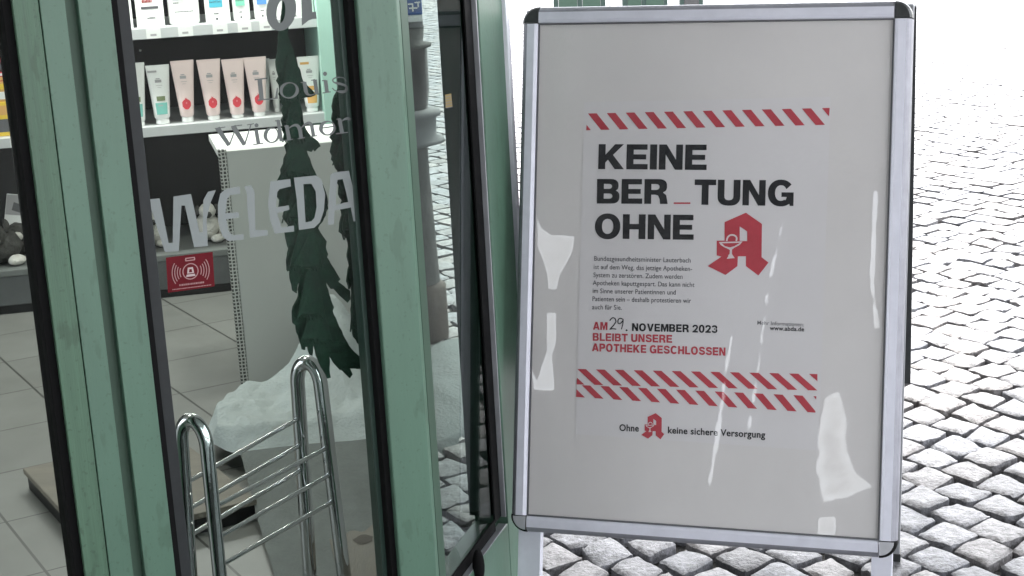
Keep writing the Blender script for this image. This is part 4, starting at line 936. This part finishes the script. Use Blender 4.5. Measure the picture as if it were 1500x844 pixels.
b = MB(); quad(b, [(987, 296.6), (1011.5, 296.6), (1011.5, 299), (987, 299)]); b.build('underscore', INKR, poster, recalc=False)
def txt(b, s, P0, P1, cap, bold=0., mi=0, d=.0012):
    vs, fs = text2d(s, bold); u0_, v0 = uv(*P0); u1_, v1 = uv(*P1); uc, vc = uv(P0[0], P0[1] - cap); hc = math.hypot(uc - u0_, vc - v0)
    L_ = math.hypot(u1_ - u0_, v1 - v0); ex = ((u1_ - u0_) / L_, (v1 - v0) / L_); ey = (-ex[1], ex[0])
    b.add([at(u0_ + ex[0] * v[0] * L_ + ey[0] * v[1] * hc, v0 + ex[1] * v[0] * L_ + ey[1] * v[1] * hc, d) for v in vs], fs, mi)
b = MB()
for s, x0, x1, y in (('Bundesgesundheitsminister Lauterbach', 870.5, 1012, 382), ('ist auf dem Weg, das jetzige Apotheken-', 870, 1014, 394.2), ('System zu zerstören. Zudem werden', 869.5, 1000, 406), ('Apotheken kaputtgespart. Das kann nicht', 868.5, 1017.5, 417.6), ('im Sinne unserer Patientinnen und', 868.5, 990, 429.3), ('Patienten sein – deshalb protestieren wir', 868, 1012.5, 441), ('auch für Sie.', 867.5, 911, 453)):
    txt(b, s, (x0, y), (x1, y + (x1 - x0) * .020), 7.2, .006)
b.build('body_text', INKG, poster, recalc=False)
b = MB(); word(b, 'AM', (868.8, 483), (890, 483.6), 11.5, gap=.09); word(b, 'BLEIBT UNSERE', (868.5, 499.2), (985, 502.4), 11.5, gap=.10); word(b, 'APOTHEKE GESCHLOSSEN', (867.3, 514.5), (1063, 521.2), 11.7, gap=.10); b.build('closing_notice', INKR, poster, recalc=False)
b = MB(); txt(b, '.', (916.5, 484.6), (919.6, 484.7), 11, .03); word(b, 'NOVEMBER 2023', (926, 484.8), (1051, 488), 11.3, gap=.10); b.build('date_line', INK, poster, recalc=False)
b = MB(); kk = 0
for pts_ in (bez((893.5, 470), (897, 463), (901.5, 467)) + bez((902.5, 471), (900, 477), (893, 482.5))[0:] + [(898, 481.5), (903, 482.2)],
             bez((913, 468), (907, 464), (905.5, 470)) + bez((905.5, 473), (908, 477), (913, 469)), [(913.2, 467.5), (912.6, 475), (910.5, 482.5)]):
    vs, fs = fill_polys([[(x, -y) for x, y in stroke(pts_, 1.5)]]); b.add([at(*uv(v[0], -v[1]), .0013 + .0001 * kk) for v in vs], fs); kk += 1
b.build('handwritten_number', INK, poster, recalc=False)
b = MB(); txt(b, 'Mehr Informationen:', (1109.5, 475.5), (1177.5, 478.2), 6, .002); b.build('website_caption', INKG, poster, recalc=False)
b = MB(); txt(b, 'www.abda.de', (1127.5, 483.5), (1178, 485.5), 6.6, .022); b.build('website', INK, poster, recalc=False)
# --- hazard stripe bands
def clip(poly, f):
    out = []
    for i in range(len(poly)):
        p, q = poly[i], poly[(i + 1) % len(poly)]; a, c = f(p), f(q)
        if a >= 0: out.append(p)
        if (a >= 0) != (c >= 0): t_ = a / (a - c); out.append((p[0] + (q[0] - p[0]) * t_, p[1] + (q[1] - p[1]) * t_))
    return out
def band(b, Q, start, step, wid, shift, n):
    """Q: TL TR BR BL pixels; stripes in band pixels"""
    Lx = math.hypot(Q[1][0] - Q[0][0], Q[1][1] - Q[0][1]); U = [uv(*p) for p in Q]
    for k in range(-2, n + 2):
        x0 = start + step * k; poly = [(x0, 0), (x0 + wid, 0), (x0 + wid + shift, 1), (x0 + shift, 1)]
        poly = clip(poly, lambda p: p[0]); poly = clip(poly, lambda p: Lx - p[0]) if len(poly) > 2 else poly
        if len(poly) < 3: continue
        P = []
        for x_, t_ in poly:
            f = x_ / Lx; P.append(at(*[(U[0][i] * (1 - f) + U[1][i] * f) * (1 - t_) + (U[3][i] * (1 - f) + U[2][i] * f) * t_ for i in (0, 1)], .0012))
        b.add(P, [tuple(range(len(P)))])
b = MB(); band(b, [(860.5, 166.5), (1215.5, 158.3), (1213.5, 183), (859, 191)], 1.0, 28.6, 13.2, 21.5, 13); b.build('stripe_band', INKR, poster, recalc=False)
b = MB(); band(b, [(846, 540.6), (1197.5, 548), (1197.5, 572), (845, 563.2)], 0.0, 28.3, 13.2, 28.5 * .95, 13); b.build('stripe_band', INKR, poster, recalc=False)
b = MB(); band(b, [(845, 563.8), (1196, 580.5), (1194.5, 604.5), (844, 581.5)], 7.5, 28.3, 13.0, 21.5, 13); b.build('stripe_band', INKR, poster, recalc=False)
# --- pharmacy emblem
EO = [(970, 45), (1060, 108), (1058, 295), (1097, 325), (1040, 398), (970, 345), (970, 290), (925, 290), (922, 345), (855, 395), (755, 345), (832, 292), (806, 285), (806, 202), (850, 202), (850, 98)]
EH = [(935, 122), (977, 150), (977, 205), (935, 203)]
BOWL = [(818, 210), (952, 206), (935, 226), (905, 242), (892, 252), (892, 278), (908, 300), (862, 304), (878, 280), (880, 252), (850, 240), (828, 226)]
BOWLI = [(835, 217), (938, 214), (905, 233), (880, 240), (852, 233)]
def emblem(name, mapf):
    b = MB(); vs, fs = fill_polys([[(x, -y) for x, y in (mapf(*p) for p in EO)], [(x, -y) for x, y in (mapf(*p) for p in EH)]]); b.add([at(*uv(v[0], -v[1]), .0012) for v in vs], fs, 0)
    vs, fs = fill_polys([[(x, -y) for x, y in (mapf(*p) for p in BOWL)], [(x, -y) for x, y in (mapf(*p) for p in BOWLI)]]); b.add([at(*uv(v[0], -v[1]), .0016) for v in vs], fs, 1)
    for kq, (pt, ww) in enumerate(((bez((862, 205), (866, 168), (895, 170)) + bez((905, 172), (925, 182), (915, 204)), 9), (bez((868, 245), (905, 262), (880, 280)) + bez((872, 285), (890, 296), (900, 290)), 5))):
        vs, fs = fill_polys([[(x, -y) for x, y in (mapf(*p) for p in stroke(pt, ww))]]); b.add([at(*uv(v[0], -v[1]), .0018 + .0002 * kq) for v in vs], fs, 1)
    return b.build(name, [INKR, mat('emblem_pale', (.70, .62, .62), .5)], poster, recalc=False)
emblem('pharmacy_emblem', lambda x, y: (840 + x / 3.837, 300 + y / 3.837))
emblem('pharmacy_emblem', lambda x, y: (939.5 + (x - 755) * .0985, 604.6 + (y - 45) * .108 + (x - 755) * .003))
b = MB(); txt(b, 'Ohne', (907.5, 631), (936, 632), 10, .022); txt(b, 'keine sichere Versorgung', (978.5, 634.5), (1121, 641.5), 10, .022); b.build('slogan', INK, poster, recalc=False)
# --- clear cover film, slightly wavy
COVER = glass_mat('cover_film', (.97, .97, .97), .070, 1., .12, .0003, 70)
NU, NV = 240, 320
_nz = np.array([[noise.noise(Vector((x_ * 26, y_ * 26, 3))) + .6 * noise.noise(Vector((x_ * 70, y_ * 60, 7))) for x_ in np.linspace(-iw, iw, NU)] for y_ in np.linspace(-ih, ih, NV)])
_ns = np.array([[noise.noise(Vector((x_ * 30, y_ * 45, 13))) + .5 * noise.noise(Vector((x_ * 110, y_ * 70, 5))) for x_ in np.linspace(-iw, iw, NU)] for y_ in np.linspace(-ih, ih, NV)])
uu = np.linspace(-iw, iw, NU); vv = np.linspace(-ih, ih, NV); UU, VV = np.meshgrid(uu, vv)
def blob(poly, soft=.004):
    """soft mask of a pixel polygon"""
    P = np.array([uv(*p) for p in poly]); inside = np.zeros(UU.shape, bool); j = len(P) - 1; dist = np.full(UU.shape, 9.)
    for i in range(len(P)):
        xi, yi = P[i]; xj, yj = P[j]
        cnd = ((yi > VV) != (yj > VV)) & (UU < (xj - xi) * (VV - yi) / (yj - yi + 1e-12) + xi); inside ^= cnd
        ex, ey = xj - xi, yj - yi; t_ = np.clip(((UU - xi) * ex + (VV - yi) * ey) / (ex * ex + ey * ey + 1e-12), 0, 1)
        dist = np.minimum(dist, np.hypot(UU - xi - t_ * ex, VV - yi - t_ * ey)); j = i
    sd_ = np.where(inside, dist, -dist) + _nz * .0014
    k_ = np.clip(.5 + sd_ / soft / 2, 0, 1)
    return k_ * np.clip(.80 + .45 * _ns, 0, 1) if soft == .006 or soft == .004001 else k_ * np.clip(1.02 + .25 * _ns * (soft > .008) * 1.2, 0, 1.1)
G = -.58 * blob([(787, 318), (794, 334), (808, 344), (841, 347), (838, 372), (822, 400), (816, 424), (804, 424), (803, 400), (789, 360)])
G -= .58 * blob([(802, 458), (816, 458), (815, 500), (809, 520), (813, 572), (783, 572), (780, 540), (788, 558), (803, 512)])
G -= .47 * blob([(1212, 586), (1226, 580), (1236, 610), (1237, 660), (1248, 690), (1272, 712), (1230, 730), (1208, 734), (1198, 690), (1200, 640)], .016)
G -= .47 * blob([(1200, 758), (1224, 756), (1224, 784), (1198, 782)], .005)
G -= .36 * blob([(1150, 300), (1156, 300), (1130, 420), (1118, 520), (1100, 640), (1092, 640), (1112, 500), (1124, 410)], .006)
G -= .36 * blob([(1092, 360), (1098, 360), (1072, 520), (1058, 640), (1042, 720), (1034, 720), (1056, 560)], .006)
G -= .45 * blob([(1280, 280), (1286, 280), (1280, 420), (1288, 480), (1282, 480), (1275, 400)], .004001)
G -= .40 * blob([(1073, 97), (1080, 94), (1090, 94.5), (1098, 98), (1088, 101), (1078, 100.5)], .003)
du = uu[1] - uu[0]; wave = .05 * np.sin(UU * 14 + 2.0 * np.sin(VV * 5 + 1)) + .03 * np.sin(VV * 11 + 3 * UU)
Hf = .0050 + .0012 * np.sin(UU * 9 + 1.3 * np.sin(VV * 6))
V = np.stack([UU, VV, Hf], -1).reshape(-1, 3)
mb = MB(); idx = np.arange(NU * NV).reshape(NV, NU)
F = np.stack([idx[:-1, :-1], idx[:-1, 1:], idx[1:, 1:], idx[1:, :-1]], -1).reshape(-1, 4)
mb.add([at(*p) for p in V], [tuple(f) for f in F], 0, True); cov = mb.build('cover_film', COVER, sign, recalc=False)
# creases and bulges of the loose film tilt its surface
nu_ = -(G + wave * .6); nv_ = -.04 * np.cos(VV * 8 + UU * 3)
NN = np.stack([nu_, nv_, np.ones_like(nu_)], -1).reshape(-1, 3); NN /= np.linalg.norm(NN, axis=1, keepdims=True)
Bm = np.array([sX, sY, sZ]); cov.data.normals_split_custom_set_from_vertices([tuple(v) for v in NN @ Bm])
# --- legs and rear half
def leg(u_, w_, m=ALU):
    b = MB(); p = at(u_, -hh - .2, -.02); q = at(u_, -ih - .01, -.02); d_ = p - q; p = q + d_ * ((.0 - q.z) / d_.z)
    b.hexa([p - sX * w_ / 2, p + sX * w_ / 2, p + sX * w_ / 2 - sZ * .018, p - sX * w_ / 2 - sZ * .018], [q - sX * w_ / 2, q + sX * w_ / 2, q + sX * w_ / 2 - sZ * .018, q - sX * w_ / 2 - sZ * .018]); b.build('leg', m, sign, bevel=.001)
uL = (uv(752, 800)[0] + uv(790, 800)[0]) / 2; uR = (uv(1276, 822)[0] + uv(1306, 822)[0]) / 2
leg(uL, .040); leg(uR, .033)
hinge = at(0, hh - .004, -.02)
rf = hitz(1308, 824, 0.0); top_r = hinge + sX * (hw - .006)
dv = rf - top_r; dv -= sX * dv.dot(sX); rY = -dv.normalized(); rZ = sX.cross(rY)
if rZ.dot(sZ) > 0: rZ = -rZ
Lr = (rf - top_r).length
for sgn, ft in ((-1, hitz(780, 846, 0)), (1, rf)):
    t0 = hinge + sX * (sgn * (hw - .012)); ly = (t0 - ft).normalized(); lx_ = (sX - ly * sX.dot(ly)).normalized(); lz = lx_.cross(ly) * -1; LL = (t0 - ft).length
    b = MB(); b.box(t0, lx_, ly, lz, (-.012, .012), (-LL, 0), (0, .020)); lo = b.build('rear_leg', ALU_D, sign, bevel=.002)
    b = MB(); b.box(t0, lx_, ly, lz, (-.0135, .0135), (-LL - .002, -LL + .02), (-.001, .0215)); b.build('foot', CAPB, lo)
b = MB(); b.box(hinge, sX, rY, rZ, (-hw + .001, hw + .003), (-BH * .80, -.01), (.0235, .034)); b.build('rear_panel', CAPB, sign, bevel=.001)
b = MB(); b.tube([hinge - sX * (hw - .02), hinge + sX * (hw - .02)], .006, 10); b.build('hinge', ALU_D, sign)

# ================================================================== THE SQUARE
# stone pillar with lantern, seen through the side window
py = 4.55
pc = aty(612, 480, py); pc.z = 0
pil = thing('stone_pillar', 'slender grey stone pillar with glazed lantern and blue plate, seen through the side window', 'pillar', pc)
k_ = py / FOC * 1.03
def zz(y): return aty(620, y, py).z
def lathe(name, prof, m, n=20, sq=False):
    b = MB(); rings = []
    for r_, z in prof: rings.append([pc + Vector((r_ * math.cos(2 * math.pi * (i + .5) / n), r_ * math.sin(2 * math.pi * (i + .5) / n), z)) for i in range(n)])
    b.loft(rings, 0, n > 6); return b.build(name, m, pil)
rr = lambda px, y: max(.01, aty(px, y, py).x - pc.x)
lathe('plinth', [(rr(651, 485) * 1.25, 0), (rr(651, 485) * 1.25, zz(420)), (rr(645, 420), zz(412))], BROWN, 8)
lathe('shaft', [(rr(645, 412) * 1.0, zz(412)), (rr(630, 260), zz(260)), (rr(626, 212), zz(211))], STONE)
lathe('ledge', [(rr(640, 211), zz(211)), (rr(652, 207), zz(208)), (rr(651, 202), zz(202)), (rr(640, 198), zz(198)), (rr(639, 170), zz(172)), (rr(646, 166), zz(168)), (rr(645, 161), zz(161)), (rr(628, 158), zz(158))], mat('pale_stone', (.17, .17, .175), .8, var=.2, vscale=20))
lathe('lantern', [(rr(627, 158), zz(158)), (rr(629, 130), zz(130)), (rr(626, 70), zz(70))], mat('smoked_glass', (.065, .06, .06), .15, var=.5, vscale=11))
lathe('lantern_cap', [(rr(626, 70), zz(70)), (rr(632, 68), zz(68)), (rr(632, 63), zz(63)), (rr(620, 61), zz(61)), (rr(621, 40), zz(40)), (rr(619, 30), zz(30))], STONE)
b = MB(); x0 = aty(596, 18, py).x; x1 = aty(619, 18, py).x
b.box(Vector((0, py - .03, 0)), Vector((1, 0, 0)), Vector((0, 1, 0)), UP, (x0, x1), (0, .02), (zz(20), zz(-20))); bp_ = b.build('blue_plate', BLUES, pil)
b = MB()
for (u0_, u1_, ya, yb) in ((598, 606, 3, 5), (608, 616, 1, 3), (600, 612, 9, 11), (604, 606, 5, 15), (612, 614, 3, 9)):
    b.box(Vector((0, py - .034, 0)), Vector((1, 0, 0)), Vector((0, 1, 0)), UP, (aty(u0_, ya, py).x, aty(u1_, ya, py).x), (0, .003), (zz(yb), zz(ya)))
b.build('plate_marks', PLASTW, bp_)
b = MB(); b.box(Vector((0, py - .03, 0)), Vector((1, 0, 0)), Vector((0, 1, 0)), UP, (x0, x1), (0, .02), (zz(30), zz(20.5))); b.build('plate_foot', PLASTW, pil)
# snow heap on the setts beside the pillar
h0 = hitz(652, 570, 0)
def heap(u, v):
    r_ = v; a = 2 * math.pi * u; p = h0 + Vector((.13 * r_ * math.cos(a), .48 * r_ * math.sin(a), 0)); p.x += .05 * (p.y - h0.y)
    p.z = .045 * (1 - r_ ** 2) + .010 * noise.noise(p * 14) * (1 - r_ * .8) + .004
    if r_ > .98: p.z = -.02
    return p
hp = heightfield('snow_heap', mat('wet_snow', (.105, .118, .118), .8, var=.15, vscale=14, bump=.004, bscale=90), heap, 48, 20)
tag(hp, 'grey white snow heap lying on the setts at the foot of the pillar', 'snow')
# green glazed kiosk front far across the square, only its lower frame shows above the sign
kD = 15.5
kio = thing('glazed_kiosk', 'dark green framed glazed kiosk far behind the top edge of the sign', 'kiosk', aty(900, 30, kD))
zk = -.03
def kb_(name, x0, x1, m, dz1=2.4, dy=.1):
    b = MB(); a = aty(x0, 5, kD).x; c = aty(x1, 5, kD).x; b.box(Vector((0, kD, 0)), Vector((1, 0, 0)), Vector((0, 1, 0)), UP, (a, c), (0, dy), (zk, dz1)); b.build(name, m, kio)
for x0, x1 in ((811, 818), (846, 853), (880, 887), (912, 919), (940, 946), (973, 978), (996, 1002), (1024, 1030)): kb_('post', x0, x1, GREEN_I)
for x0, x1 in ((818.5, 845.5), (853.5, 879.5), (919.5, 939.5), (946.5, 972.5)): kb_('panel', x0, x1, GREEN_D, 2.35, .04)
kb_('panel', 1002.5, 1023.5, STONE, 2.35, .04)
b = MB(); b.box(Vector((0, kD - .05, 0)), Vector((1, 0, 0)), Vector((0, 1, 0)), UP, (aty(808, 5, kD).x, aty(1033, 5, kD).x), (0, 1.2), (2.401, 2.5)); b.build('roof', GREEN_I, kio)
